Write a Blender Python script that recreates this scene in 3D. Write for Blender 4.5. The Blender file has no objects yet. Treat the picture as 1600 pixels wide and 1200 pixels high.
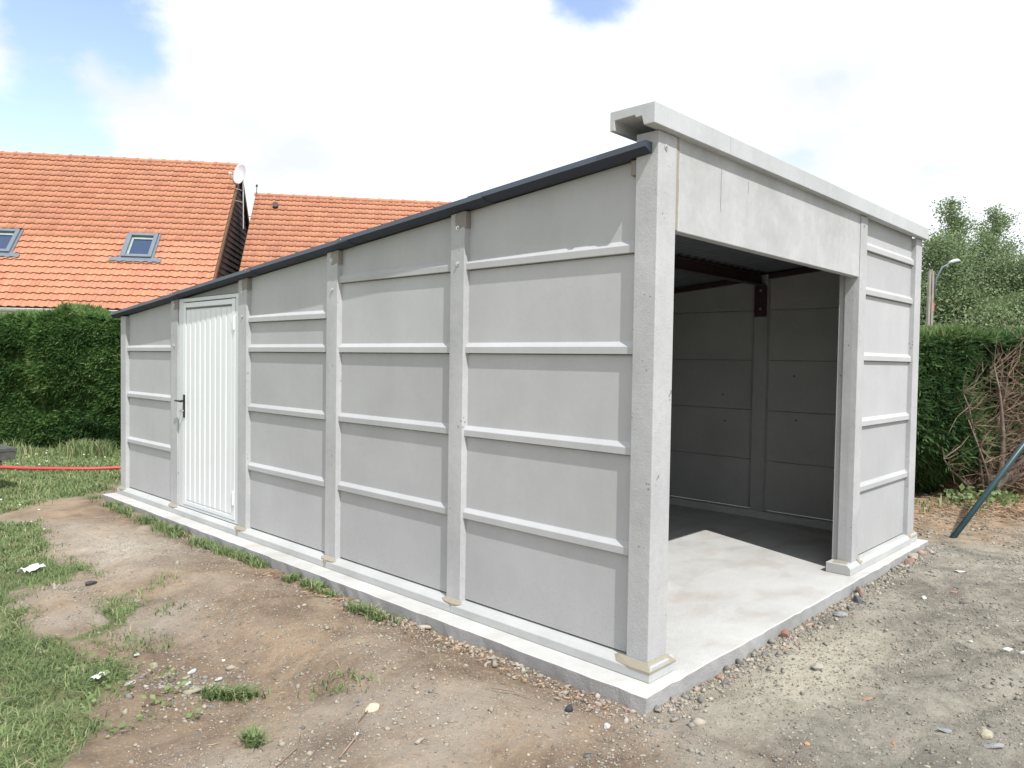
import bpy, bmesh, math, random
import numpy as np
from mathutils import Vector, Matrix
random.seed(7); rng = np.random.default_rng(7)
S = bpy.context.scene
COL = S.collection
rad = math.radians

# ---------------------------------------------------------------- camera
CAM = np.array([-3.0999, -2.0096, 1.5416])
YAW, PITCH, ROLL, FPX = -0.8110, -0.0312, 0.0152, 1185.2
cy_, sy_ = math.cos(YAW), math.sin(YAW); cp_, sp_ = math.cos(PITCH), math.sin(PITCH)
FW = np.array([-sy_*cp_, cy_*cp_, sp_]); R0 = np.array([cy_, sy_, 0.0]); U0 = np.cross(R0, FW)
RT = math.cos(ROLL)*R0 + math.sin(ROLL)*U0
UP = -math.sin(ROLL)*R0 + math.cos(ROLL)*U0
cam = bpy.data.cameras.new('camera'); camo = bpy.data.objects.new('camera', cam); COL.objects.link(camo)
m = Matrix(((RT[0], UP[0], -FW[0], CAM[0]), (RT[1], UP[1], -FW[1], CAM[1]), (RT[2], UP[2], -FW[2], CAM[2]), (0, 0, 0, 1)))
camo.matrix_world = m
cam.sensor_width = 36; cam.lens = 36*FPX/1600; cam.clip_start = 0.05; cam.clip_end = 3000
S.camera = camo

# ---------------------------------------------------------------- sky and sun
SUNV = Vector((-0.365, -1.0, 1.487)).normalized()
W = bpy.data.worlds.new('World'); S.world = W; W.use_nodes = True
nt = W.node_tree; nt.nodes.clear()
def N(t, typ, **kw):
    n = t.nodes.new(typ)
    for k, v in kw.items():
        if k.startswith('i_'):
            n.inputs[k[2:].replace('_', ' ')].default_value = v
        else: setattr(n, k, v)
    return n
out = N(nt, 'ShaderNodeOutputWorld'); bg = N(nt, 'ShaderNodeBackground'); bg.inputs['Strength'].default_value = 0.1
sky = N(nt, 'ShaderNodeTexSky', sky_type='NISHITA'); sky.sun_disc = False
sky.sun_elevation = math.asin(SUNV.z); sky.sun_rotation = math.atan2(SUNV.x, SUNV.y)
sky.air_density = 1.0; sky.dust_density = 0.6; sky.ozone_density = 1.5
tc = N(nt, 'ShaderNodeTexCoord')
mp = N(nt, 'ShaderNodeMapping'); mp.inputs['Scale'].default_value = (1.0, 1.0, 1.9); mp.inputs['Location'].default_value = (0.35, 0.1, 0.2)
nt.links.new(tc.outputs['Generated'], mp.inputs['Vector'])
n1 = N(nt, 'ShaderNodeTexNoise'); n1.inputs['Scale'].default_value = 2.6; n1.inputs['Detail'].default_value = 7; n1.inputs['Roughness'].default_value = 0.55; n1.inputs['Distortion'].default_value = 0.35
n2 = N(nt, 'ShaderNodeTexNoise'); n2.inputs['Scale'].default_value = 3.2; n2.inputs['Detail'].default_value = 5; n2.inputs['Roughness'].default_value = 0.5
nt.links.new(mp.outputs['Vector'], n1.inputs['Vector']); nt.links.new(mp.outputs['Vector'], n2.inputs['Vector'])
def vdir(u, v):
    d = FW + RT*(u-800)/FPX - UP*(v-600)/FPX
    return Vector(d/np.linalg.norm(d))
def MTH(t, op, a, b=None, c=None, clamp=False):
    n = t.nodes.new('ShaderNodeMath'); n.operation = op; n.use_clamp = clamp
    for i, x in enumerate((a, b, c)):
        if x is None: continue
        if isinstance(x, (int, float)): n.inputs[i].default_value = x
        else: t.links.new(x, n.inputs[i])
    return n.outputs[0]
def blob(center, r):      # a soft gap in the clouds around a direction
    vm = N(nt, 'ShaderNodeVectorMath', operation='DISTANCE'); vm.inputs[1].default_value = center
    nt.links.new(tc.outputs['Generated'], vm.inputs[0])
    return MTH(nt, 'SUBTRACT', 1.0, MTH(nt, 'DIVIDE', vm.outputs['Value'], r), clamp=True)
gap = None
for c, r, w in ((vdir(110, -15), 0.13, 0.72), (vdir(20, 212), 0.14, 0.95), (vdir(-30, 95), 0.08, -0.55), (vdir(130, 120), 0.05, -0.3), (vdir(225, 85), 0.055, 0.42), (vdir(920, -25), 0.075, 0.6), (vdir(-450, 60), 0.35, 0.3), (vdir(1330, 190), 0.12, 0.13), (vdir(1560, 320), 0.10, 0.11)):
    b = MTH(nt, 'MULTIPLY', blob(c, r), w)
    gap = b if gap is None else MTH(nt, 'ADD', gap, b)
n5 = N(nt, 'ShaderNodeTexNoise'); n5.inputs['Scale'].default_value = 9.0; n5.inputs['Detail'].default_value = 8; n5.inputs['Roughness'].default_value = 0.6; nt.links.new(mp.outputs['Vector'], n5.inputs['Vector'])
cov = MTH(nt, 'ADD', MTH(nt, 'SUBTRACT', n1.outputs['Fac'], gap), MTH(nt, 'MULTIPLY', MTH(nt, 'SUBTRACT', n5.outputs['Fac'], 0.5), 0.85))
mr = N(nt, 'ShaderNodeMapRange'); mr.inputs['From Min'].default_value = 0.04; mr.inputs['From Max'].default_value = 0.44
mr.interpolation_type = 'SMOOTHSTEP'
nt.links.new(cov, mr.inputs['Value'])
ccol = N(nt, 'ShaderNodeMix', data_type='RGBA')
ccol.inputs['A'].default_value = (9.2, 9.7, 10.9, 1); ccol.inputs['B'].default_value = (11.4, 11.9, 12.3, 1)
mr2 = N(nt, 'ShaderNodeMapRange'); mr2.inputs['From Min'].default_value = 0.34; mr2.inputs['From Max'].default_value = 0.46
nt.links.new(n2.outputs['Fac'], mr2.inputs['Value']); nt.links.new(mr2.outputs['Result'], ccol.inputs['Factor'])
skm = N(nt, 'ShaderNodeMix', data_type='RGBA', blend_type='MULTIPLY'); skm.inputs['Factor'].default_value = 1
skm.inputs['B'].default_value = (3.4, 2.95, 2.75, 1); nt.links.new(sky.outputs['Color'], skm.inputs['A'])
mx = N(nt, 'ShaderNodeMix', data_type='RGBA')
nt.links.new(mr.outputs['Result'], mx.inputs['Factor']); nt.links.new(skm.outputs['Result'], mx.inputs['A']); nt.links.new(ccol.outputs['Result'], mx.inputs['B'])
nt.links.new(mx.outputs['Result'], bg.inputs['Color']); nt.links.new(bg.outputs['Background'], out.inputs['Surface'])
sl = bpy.data.lights.new('sun', 'SUN'); sl.energy = 4.8; sl.angle = rad(0.6); sl.color = (1.0, 0.975, 0.94)
so = bpy.data.objects.new('sun', sl); COL.objects.link(so); so.rotation_euler = SUNV.to_track_quat('Z', 'Y').to_euler(); so.location = (-5, -12, 18)
S.view_settings.view_transform = 'Standard'; S.view_settings.look = 'None'; S.view_settings.exposure = 0.0; S.view_settings.gamma = 1; S.view_settings.use_curve_mapping = False
S.render.engine = 'CYCLES'; S.cycles.max_bounces = 8; S.cycles.diffuse_bounces = 5

# ---------------------------------------------------------------- helpers
def tag(o, label=None, cat=None, group=None, kind=None):
    if label: o['label'] = label
    if cat: o['category'] = cat
    if group: o['group'] = group
    if kind: o['kind'] = kind
    return o
def empty(name, loc=(0, 0, 0), rz=0, label=None, cat=None, group=None):
    o = bpy.data.objects.new(name, None); COL.objects.link(o); o.location = loc; o.rotation_euler = (0, 0, rz)
    o.empty_display_size = 0.2
    return tag(o, label, cat, group)
def link(name, me, mat=None, parent=None, smooth=False):
    o = bpy.data.objects.new(name, me); COL.objects.link(o)
    if mat is not None and not me.materials: me.materials.append(mat)
    if parent is not None: o.parent = parent
    if smooth: me.polygons.foreach_set('use_smooth', [True]*len(me.polygons))
    return o
class MB:
    def __init__(s): s.v = []; s.f = []
    def poly(s, pts, faces):
        b = len(s.v); s.v += [tuple(p) for p in pts]; s.f += [tuple(i+b for i in f) for f in faces]; return s
    def hexa(s, p):   # 8 points, bottom ring then top ring
        return s.poly(p, [(0, 3, 2, 1), (4, 5, 6, 7), (0, 1, 5, 4), (1, 2, 6, 5), (2, 3, 7, 6), (3, 0, 4, 7)])
    def box(s, a, b):
        x0, y0, z0 = a; x1, y1, z1 = b
        return s.hexa([(x0, y0, z0), (x1, y0, z0), (x1, y1, z0), (x0, y1, z0), (x0, y0, z1), (x1, y0, z1), (x1, y1, z1), (x0, y1, z1)])
    def prism(s, A, B):  # two matching rings
        n = len(A); b = len(s.v); s.v += [tuple(p) for p in A] + [tuple(p) for p in B]
        s.f.append(tuple(b+i for i in range(n))); s.f.append(tuple(b+n+i for i in reversed(range(n))))
        for i in range(n):
            j = (i+1) % n; s.f.append((b+i, b+n+i, b+n+j, b+j))
        return s
    def tube(s, pts, r, n=8, cap=True):
        pts = [Vector(p) for p in pts]; rr = r if isinstance(r, (list, tuple)) else [r]*len(pts)
        b = len(s.v)
        prev = None
        for i, p in enumerate(pts):
            d = (pts[min(i+1, len(pts)-1)] - pts[max(i-1, 0)]).normalized()
            if prev is None:
                a = d.orthogonal().normalized()
            else:
                a = (prev - d*prev.dot(d)); a = a.normalized() if a.length > 1e-6 else d.orthogonal().normalized()
            prev = a; c = d.cross(a)
            for k in range(n):
                t = 2*math.pi*k/n
                s.v.append(tuple(p + (a*math.cos(t) + c*math.sin(t))*rr[i]))
        for i in range(len(pts)-1):
            for k in range(n):
                k2 = (k+1) % n
                s.f.append((b+i*n+k, b+i*n+k2, b+(i+1)*n+k2, b+(i+1)*n+k))
        if cap:
            s.f.append(tuple(b+k for k in reversed(range(n)))); s.f.append(tuple(b+(len(pts)-1)*n+k for k in range(n)))
        return s
    def build(s, name, mat, parent=None, bevel=0, smooth=False, org=None):
        me = bpy.data.meshes.new(name)
        v = s.v
        if org is not None: v = [(p[0]-org[0], p[1]-org[1], p[2]-org[2]) for p in v]
        me.from_pydata(v, [], s.f); 
        bm = bmesh.new(); bm.from_mesh(me); bmesh.ops.recalc_face_normals(bm, faces=bm.faces); bm.to_mesh(me); bm.free()
        o = link(name, me, mat, parent, smooth)
        if bevel:
            md = o.modifiers.new('bevel', 'BEVEL'); md.width = bevel; md.segments = 2; md.limit_method = 'ANGLE'; md.angle_limit = rad(35)
        return o
def npmesh(name, verts, faces_tri, mat, parent=None, attr=None, smooth=False):
    """verts (n,3), faces (m,3) triangles, attr dict name-> (n,) float per vertex"""
    me = bpy.data.meshes.new(name); n = len(verts); mt = len(faces_tri)
    me.vertices.add(n); me.vertices.foreach_set('co', np.ascontiguousarray(verts, dtype=np.float32).ravel())
    me.loops.add(mt*3); me.loops.foreach_set('vertex_index', np.ascontiguousarray(faces_tri, dtype=np.int32).ravel())
    me.polygons.add(mt); me.polygons.foreach_set('loop_start', np.arange(0, mt*3, 3, dtype=np.int32))
    me.update(calc_edges=True)
    if attr:
        for k, a in attr.items():
            at = me.attributes.new(k, 'FLOAT', 'POINT'); at.data.foreach_set('value', np.ascontiguousarray(a, dtype=np.float32))
    return link(name, me, mat, parent, smooth)

# numpy value noise
_P = rng.random((256, 256))
def vn(x, y):
    xi = np.floor(x).astype(int); yi = np.floor(y).astype(int); fx = x-xi; fy = y-yi
    fx = fx*fx*(3-2*fx); fy = fy*fy*(3-2*fy)
    a = _P[xi % 256, yi % 256]; b = _P[(xi+1) % 256, yi % 256]; c = _P[xi % 256, (yi+1) % 256]; d = _P[(xi+1) % 256, (yi+1) % 256]
    return (a*(1-fx)+b*fx)*(1-fy)+(c*(1-fx)+d*fx)*fy - 0.5
def fbm(x, y, oct=4, lac=2.1, gain=0.5):
    s = 0; a = 1.0
    for i in range(oct):
        s = s + a*vn(x + 17.3*i, y - 9.1*i); x = x*lac; y = y*lac; a *= gain
    return s
def inpoly(x, y, P):
    r = np.zeros(np.shape(x), bool); n = len(P)
    for i in range(n):
        x0, y0 = P[i]; x1, y1 = P[(i+1) % n]
        c = ((y0 > y) != (y1 > y))
        with np.errstate(divide='ignore', invalid='ignore'):
            r ^= c & (x < (x1-x0)*(y-y0)/((y1-y0) if y1 != y0 else 1e-9)+x0)
    return r
def sst(a, b, x):
    t = np.clip((x-a)/(b-a), 0, 1); return t*t*(3-2*t)

# ---------------------------------------------------------------- materials
def mat_new(name):
    mt = bpy.data.materials.new(name); mt.use_nodes = True; t = mt.node_tree
    b = t.nodes['Principled BSDF']; return mt, t, b
def rgb(h, a=1):
    return (h[0], h[1], h[2], a)
def simple(name, col, rough=0.6, metal=0.0, spec=0.5, var=0.15, scale=8.0, bump=0.0, bscale=60.0):
    mt, t, b = mat_new(name)
    tcn = t.nodes.new('ShaderNodeTexCoord'); no = N(t, 'ShaderNodeTexNoise'); no.inputs['Scale'].default_value = scale; no.inputs['Detail'].default_value = 5
    t.links.new(tcn.outputs['Object'], no.inputs['Vector'])
    mr = N(t, 'ShaderNodeMapRange'); mr.inputs['From Min'].default_value = 0.3; mr.inputs['From Max'].default_value = 0.7
    mr.inputs['To Min'].default_value = 1-var; mr.inputs['To Max'].default_value = 1+var
    t.links.new(no.outputs['Fac'], mr.inputs['Value'])
    mxn = N(t, 'ShaderNodeVectorMath', operation='SCALE'); mxn.inputs[0].default_value = col[:3]
    t.links.new(mr.outputs['Result'], mxn.inputs['Scale']); t.links.new(mxn.outputs['Vector'], b.inputs['Base Color'])
    b.inputs['Roughness'].default_value = rough; b.inputs['Metallic'].default_value = metal; b.inputs['Specular IOR Level'].default_value = spec
    if bump:
        n3 = N(t, 'ShaderNodeTexNoise'); n3.inputs['Scale'].default_value = bscale; n3.inputs['Detail'].default_value = 6
        t.links.new(tcn.outputs['Object'], n3.inputs['Vector'])
        bp = N(t, 'ShaderNodeBump'); bp.inputs['Strength'].default_value = bump; bp.inputs['Distance'].default_value = 0.005
        t.links.new(n3.outputs['Fac'], bp.inputs['Height']); t.links.new(bp.outputs['Normal'], b.inputs['Normal'])
    return mt
def concrete(name, col, col2, pit=0.0, rnd=0.06, streak=0.0, bump=0.25, stain=None, splash=False):
    mt, t, b = mat_new(name)
    tcn = t.nodes.new('ShaderNodeTexCoord'); L = t.links
    na = N(t, 'ShaderNodeTexNoise'); na.inputs['Scale'].default_value = 1.7; na.inputs['Detail'].default_value = 8; na.inputs['Roughness'].default_value = 0.6
    nb = N(t, 'ShaderNodeTexNoise'); nb.inputs['Scale'].default_value = 22; nb.inputs['Detail'].default_value = 6; nb.inputs['Roughness'].default_value = 0.7
    L.new(tcn.outputs['Object'], na.inputs['Vector']); L.new(tcn.outputs['Object'], nb.inputs['Vector'])
    f = MTH(t, 'ADD', MTH(t, 'MULTIPLY', na.outputs['Fac'], 0.75), MTH(t, 'MULTIPLY', nb.outputs['Fac'], 0.25))
    mr = N(t, 'ShaderNodeMapRange'); mr.inputs['From Min'].default_value = 0.35; mr.inputs['From Max'].default_value = 0.65; L.new(f, mr.inputs['Value'])
    mx = N(t, 'ShaderNodeMix', data_type='RGBA'); mx.inputs['A'].default_value = rgb(col); mx.inputs['B'].default_value = rgb(col2)
    L.new(mr.outputs['Result'], mx.inputs['Factor'])
    colo = mx.outputs['Result']
    oi = N(t, 'ShaderNodeObjectInfo')
    sc = MTH(t, 'ADD', 1-rnd/2, MTH(t, 'MULTIPLY', oi.outputs['Random'], rnd))
    if streak:
        mpn = N(t, 'ShaderNodeMapping'); mpn.inputs['Scale'].default_value = (9, 9, 0.5); L.new(tcn.outputs['Object'], mpn.inputs['Vector'])
        ns = N(t, 'ShaderNodeTexNoise'); ns.inputs['Scale'].default_value = 1.5; ns.inputs['Detail'].default_value = 4; L.new(mpn.outputs['Vector'], ns.inputs['Vector'])
        m3 = N(t, 'ShaderNodeMapRange'); m3.inputs['From Min'].default_value = 0.35; m3.inputs['From Max'].default_value = 0.75; m3.inputs['To Min'].default_value = 1.0; m3.inputs['To Max'].default_value = 1-streak
        L.new(ns.outputs['Fac'], m3.inputs['Value']); sc = MTH(t, 'MULTIPLY', sc, m3.outputs['Result'])
    if pit:
        vo = N(t, 'ShaderNodeTexVoronoi'); vo.inputs['Scale'].default_value = 38; vo.inputs['Randomness'].default_value = 1
        L.new(tcn.outputs['Object'], vo.inputs['Vector'])
        sel = N(t, 'ShaderNodeTexNoise'); sel.inputs['Scale'].default_value = 9; L.new(tcn.outputs['Object'], sel.inputs['Vector'])
        thr = MTH(t, 'MULTIPLY', MTH(t, 'SUBTRACT', sel.outputs['Fac'], 0.53, clamp=True), pit)
        pm = MTH(t, 'LESS_THAN', vo.outputs['Distance'], thr)
        sc = MTH(t, 'MULTIPLY', sc, MTH(t, 'SUBTRACT', 1.0, MTH(t, 'MULTIPLY', pm, 0.45)))
    vs = N(t, 'ShaderNodeVectorMath', operation='SCALE'); L.new(colo, vs.inputs[0]); L.new(sc, vs.inputs['Scale'])
    cout = vs.outputs['Vector']
    if stain is not None:
        n4 = N(t, 'ShaderNodeTexNoise'); n4.inputs['Scale'].default_value = 2.6; n4.inputs['Detail'].default_value = 7; n4.inputs['Distortion'].default_value = 0.6
        mpn = N(t, 'ShaderNodeMapping'); mpn.inputs['Scale'].default_value = (0.8, 1.5, 1); mpn.inputs['Rotation'].default_value = (0, 0, 0.5); L.new(tcn.outputs['Object'], mpn.inputs['Vector']); L.new(mpn.outputs['Vector'], n4.inputs['Vector'])
        m4 = N(t, 'ShaderNodeMapRange'); m4.inputs['From Min'].default_value = 0.50; m4.inputs['From Max'].default_value = 0.72; m4.inputs['To Max'].default_value = 0.55; L.new(n4.outputs['Fac'], m4.inputs['Value'])
        m5 = N(t, 'ShaderNodeMix', data_type='RGBA'); m5.inputs['B'].default_value = rgb(stain); L.new(m4.outputs['Result'], m5.inputs['Factor']); L.new(cout, m5.inputs['A'])
        cout = m5.outputs['Result']
    if splash:      # soil thrown up by rain on the lowest panels
        sz = N(t, 'ShaderNodeSeparateXYZ'); L.new(tcn.outputs['Object'], sz.inputs['Vector'])
        n6 = N(t, 'ShaderNodeTexNoise'); n6.inputs['Scale'].default_value = 55; n6.inputs['Detail'].default_value = 3; L.new(tcn.outputs['Object'], n6.inputs['Vector'])
        n7 = N(t, 'ShaderNodeTexNoise'); n7.inputs['Scale'].default_value = 2.2; n7.inputs['Detail'].default_value = 4; L.new(tcn.outputs['Object'], n7.inputs['Vector'])
        hgt = N(t, 'ShaderNodeMapRange'); hgt.inputs['From Min'].default_value = 0.42; hgt.inputs['From Max'].default_value = 0.08; L.new(sz.outputs['Z'], hgt.inputs['Value'])
        sp = N(t, 'ShaderNodeMapRange'); sp.inputs['From Min'].default_value = 0.60; sp.inputs['From Max'].default_value = 0.70; L.new(n6.outputs['Fac'], sp.inputs['Value'])
        f7 = MTH(t, 'MULTIPLY', MTH(t, 'MULTIPLY', hgt.outputs['Result'], sp.outputs['Result']), MTH(t, 'MULTIPLY', n7.outputs['Fac'], 0.9))
        f7 = MTH(t, 'ADD', f7, MTH(t, 'MULTIPLY', MTH(t, 'MULTIPLY', hgt.outputs['Result'], hgt.outputs['Result']), 0.10))
        m8 = N(t, 'ShaderNodeMix', data_type='RGBA'); m8.inputs['B'].default_value = (0.30, 0.25, 0.20, 1); L.new(f7, m8.inputs['Factor']); L.new(cout, m8.inputs['A']); cout = m8.outputs['Result']
    L.new(cout, b.inputs['Base Color'])
    b.inputs['Roughness'].default_value = 0.88; b.inputs['Specular IOR Level'].default_value = 0.25
    nf = N(t, 'ShaderNodeTexNoise'); nf.inputs['Scale'].default_value = 90; nf.inputs['Detail'].default_value = 5; L.new(tcn.outputs['Object'], nf.inputs['Vector'])
    h = MTH(t, 'ADD', nf.outputs['Fac'], MTH(t, 'MULTIPLY', nb.outputs['Fac'], 1.0))
    bp = N(t, 'ShaderNodeBump'); bp.inputs['Strength'].default_value = bump; bp.inputs['Distance'].default_value = 0.004
    L.new(h, bp.inputs['Height']); L.new(bp.outputs['Normal'], b.inputs['Normal'])
    return mt
M = {}
M['panel'] = concrete('panel_concrete', (0.405, 0.409, 0.418), (0.462, 0.467, 0.478), bump=0.11, rnd=0.12, streak=0.02, pit=0.22, splash=True)
M['post'] = concrete('post_concrete', (0.37, 0.375, 0.385), (0.51, 0.515, 0.52), pit=1.6, bump=0.35, streak=0.05)
M['lintel'] = concrete('lintel_concrete', (0.39, 0.395, 0.395), (0.54, 0.545, 0.55), pit=0.3, bump=0.15, streak=0.05, stain=(0.33, 0.33, 0.335))
M['coping'] = concrete('coping_concrete', (0.43, 0.445, 0.455), (0.52, 0.535, 0.55), bump=0.15, streak=0.06)
M['sill'] = concrete('sill_concrete', (0.40, 0.41, 0.405), (0.50, 0.51, 0.505), bump=0.3)
M['slab'] = concrete('slab_concrete', (0.43, 0.43, 0.42), (0.54, 0.54, 0.525), bump=0.6, stain=(0.36, 0.31, 0.26), rnd=0, pit=0.25)
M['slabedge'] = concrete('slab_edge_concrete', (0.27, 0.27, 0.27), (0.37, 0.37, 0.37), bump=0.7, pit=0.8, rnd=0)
M['mortar'] = concrete('mortar', (0.27, 0.245, 0.195), (0.34, 0.31, 0.25), bump=0.2)
M['grout'] = concrete('grout', (0.24, 0.22, 0.20), (0.30, 0.28, 0.25), bump=0.2)
M['inner'] = concrete('panel_inner_shade', (0.31, 0.315, 0.305), (0.38, 0.385, 0.375), bump=0.1, pit=0.3)  # darker than the outer panels, interior shade put into the colour
M['trim'] = simple('slate_grey_steel', (0.085, 0.105, 0.145), 0.42, 0.2, 0.5, 0.08, 3)
M['roofsheet'] = simple('fibre_cement_sheet', (0.10, 0.11, 0.12), 0.7, 0, 0.3, 0.12, 5, 0.2)
M['edge'] = simple('trim_underside_shade', (0.035, 0.043, 0.065), 0.6, 0.1, 0.4, 0.1, 3)  # underside shade of the roof trim, put into the colour
M['steel'] = simple('brown_primer_steel', (0.055, 0.035, 0.035), 0.5, 0.1, 0.4, 0.15, 10)
M['zinc'] = simple('zinc_bolt', (0.6, 0.6, 0.62), 0.35, 0.8, 0.5, 0.05)
M['door'] = simple('white_door_paint', (0.74, 0.76, 0.78), 0.38, 0, 0.5, 0.02, 4)
M['doorframe'] = simple('pale_frame_paint', (0.62, 0.65, 0.67), 0.4, 0, 0.5, 0.02, 4)
M['black'] = simple('black_plastic', (0.012, 0.012, 0.014), 0.35, 0, 0.5, 0.1)
M['dark'] = simple('dark_gap', (0.02, 0.02, 0.02), 0.9)
M['white'] = simple('white_pvc', (0.70, 0.71, 0.72), 0.4, 0, 0.5, 0.04)
M['dish'] = simple('dish_paint', (0.62, 0.62, 0.68), 0.45, 0, 0.5, 0.03)
M['wall'] = simple('house_render', (0.62, 0.58, 0.52), 0.9, 0, 0.2, 0.08, 2)
M['board'] = simple('dark_weatherboard', (0.062, 0.040, 0.038), 0.75, 0, 0.3, 0.3, 6, 0.3, 30)
M['verge'] = simple('verge_wood', (0.17, 0.11, 0.07), 0.7, 0, 0.3, 0.2, 6)
M['lead'] = simple('grey_flashing', (0.16, 0.19, 0.23), 0.5, 0.2, 0.5, 0.08)
M['glass'] = simple('window_glass', (0.02, 0.045, 0.11), 0.06, 0, 0.8, 0.05)
M['blind'] = simple('window_inner', (0.30, 0.36, 0.33), 0.6)
M['red'] = simple('red_hose', (0.55, 0.05, 0.065), 0.5, 0, 0.5, 0.08)
M['oldwood'] = simple('weathered_boards', (0.085, 0.085, 0.08), 0.85, 0, 0.2, 0.3, 14, 0.5, 30)
M['strut'] = simple('dark_green_paint', (0.018, 0.055, 0.062), 0.4, 0, 0.5, 0.15, 12, 0.15, 40)
M['poleC'] = simple('pole_concrete', (0.30, 0.28, 0.25), 0.9, 0, 0.2, 0.1)
M['cable'] = simple('cable_rubber', (0.10, 0.13, 0.14), 0.5)
M['bark'] = simple('conifer_bark', (0.21, 0.165, 0.14), 0.95, 0, 0.15, 0.35, 12, 0.6, 25)
M['deadwood'] = simple('dead_branches', (0.255, 0.185, 0.14), 0.95, 0, 0.1, 0.35, 9)
M['core'] = simple('hedge_block_dark', (0.008, 0.016, 0.006), 1.0, 0, 0.0, 0.3, 6)  # dark colour of the added light-blocking boxes within the hedges
M['paper'] = simple('white_scrap', (0.60, 0.60, 0.58), 0.7, 0, 0.3, 0.05)
def attrmat(name, stops, rough=0.85, spec=0.2, trans=0.0, rnd=False, interp='LINEAR'):
    mt, t, b = mat_new(name); L = t.links
    at = N(t, 'ShaderNodeAttribute'); at.attribute_name = 'tint'
    fac = at.outputs['Fac']
    if rnd:
        aj = N(t, 'ShaderNodeAttribute'); aj.attribute_name = 'joined'; oi = N(t, 'ShaderNodeObjectInfo')
        fac = MTH(t, 'ADD', MTH(t, 'MULTIPLY', oi.outputs['Random'], MTH(t, 'SUBTRACT', 1.0, aj.outputs['Fac'])), MTH(t, 'MULTIPLY', at.outputs['Fac'], aj.outputs['Fac']))
    cr = N(t, 'ShaderNodeValToRGB'); cr.color_ramp.interpolation = interp; e = cr.color_ramp.elements
    while len(e) < len(stops): e.new(0.5)
    for i, (p, c) in enumerate(stops): e[i].position = p; e[i].color = rgb(c)
    L.new(fac, cr.inputs['Fac'])
    cout = cr.outputs['Color']
    b.inputs['Roughness'].default_value = rough; b.inputs['Specular IOR Level'].default_value = spec
    L.new(cout, b.inputs['Base Color'])
    if trans:
        tr = N(t, 'ShaderNodeBsdfTranslucent'); L.new(cout, tr.inputs['Color']); ms = N(t, 'ShaderNodeMixShader'); ms.inputs['Fac'].default_value = trans
        L.new(b.outputs['BSDF'], ms.inputs[1]); L.new(tr.outputs['BSDF'], ms.inputs[2]); L.new(ms.outputs['Shader'], t.nodes['Material Output'].inputs['Surface'])
    return mt, t, b, cr
M['tile'], tt, tb, tcr = attrmat('clay_tile', [(0.0, (0.41, 0.180, 0.112)), (0.35, (0.45, 0.205, 0.124)), (0.7, (0.485, 0.228, 0.138)), (1.0, (0.455, 0.196, 0.128))], 0.8, 0.25, rnd=True)
def tile_dirt(t, b, cr):    # broad weathering in roof coordinates
    g = N(t, 'ShaderNodeNewGeometry'); no = N(t, 'ShaderNodeTexNoise'); no.inputs['Scale'].default_value = 0.9; no.inputs['Detail'].default_value = 6
    t.links.new(g.outputs['Position'], no.inputs['Vector'])
    m1 = N(t, 'ShaderNodeMapRange'); m1.inputs['From Min'].default_value = 0.52; m1.inputs['From Max'].default_value = 0.75; m1.inputs['To Max'].default_value = 0.45
    t.links.new(no.outputs['Fac'], m1.inputs['Value'])
    mx = N(t, 'ShaderNodeMix', data_type='RGBA'); mx.inputs['B'].default_value = (0.34, 0.175, 0.13, 1)
    t.links.new(m1.outputs['Result'], mx.inputs['Factor']); t.links.new(cr.outputs['Color'], mx.inputs['A']); t.links.new(mx.outputs['Result'], b.inputs['Base Color'])
tile_dirt(tt, tb, tcr)
M['grass'], *_ = attrmat('grass_blades', [(0.0, (0.12, 0.165, 0.07)), (0.45, (0.205, 0.285, 0.115)), (0.8, (0.29, 0.36, 0.165)), (1.0, (0.47, 0.43, 0.27))], 0.6, 0.3, 0.35)
M['thuja'], *_ = attrmat('thuja_leaves', [(0.0, (0.028, 0.064, 0.022)), (0.5, (0.070, 0.150, 0.042)), (0.85, (0.155, 0.265, 0.080)), (1.0, (0.27, 0.29, 0.13))], 0.65, 0.25, 0.3)
M['thuja2'], *_ = attrmat('thuja_leaves_thin', [(0.0, (0.03, 0.065, 0.028)), (0.5, (0.070, 0.140, 0.048)), (0.85, (0.15, 0.25, 0.09)), (1.0, (0.24, 0.27, 0.11))], 0.65, 0.25, 0.3)
M['birch'], *_ = attrmat('birch_leaves', [(0.0, (0.12, 0.175, 0.09)), (0.5, (0.20, 0.27, 0.135)), (1.0, (0.32, 0.39, 0.21))], 0.6, 0.3, 0.35)
M['willow'], *_ = attrmat('willow_leaves', [(0.0, (0.11, 0.18, 0.12)), (0.5, (0.20, 0.29, 0.19)), (1.0, (0.34, 0.43, 0.32))], 0.6, 0.3, 0.35)
M['pebble'], *_ = attrmat('pebbles', [(0.0, (0.13, 0.127, 0.118)), (0.3, (0.23, 0.222, 0.205)), (0.6, (0.32, 0.285, 0.23)), (0.83, (0.42, 0.385, 0.325)), (0.9, (0.33, 0.20, 0.145)), (0.95, (0.38, 0.35, 0.30)), (1.0, (0.55, 0.55, 0.53))], 0.9, 0.2)
M['straw'], *_ = attrmat('dry_needles', [(0.0, (0.12, 0.08, 0.055)), (0.5, (0.27, 0.175, 0.11)), (1.0, (0.45, 0.32, 0.21))], 0.9, 0.15)
M['daisy'] = simple('daisy_petals', (0.75, 0.75, 0.72), 0.7)

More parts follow.
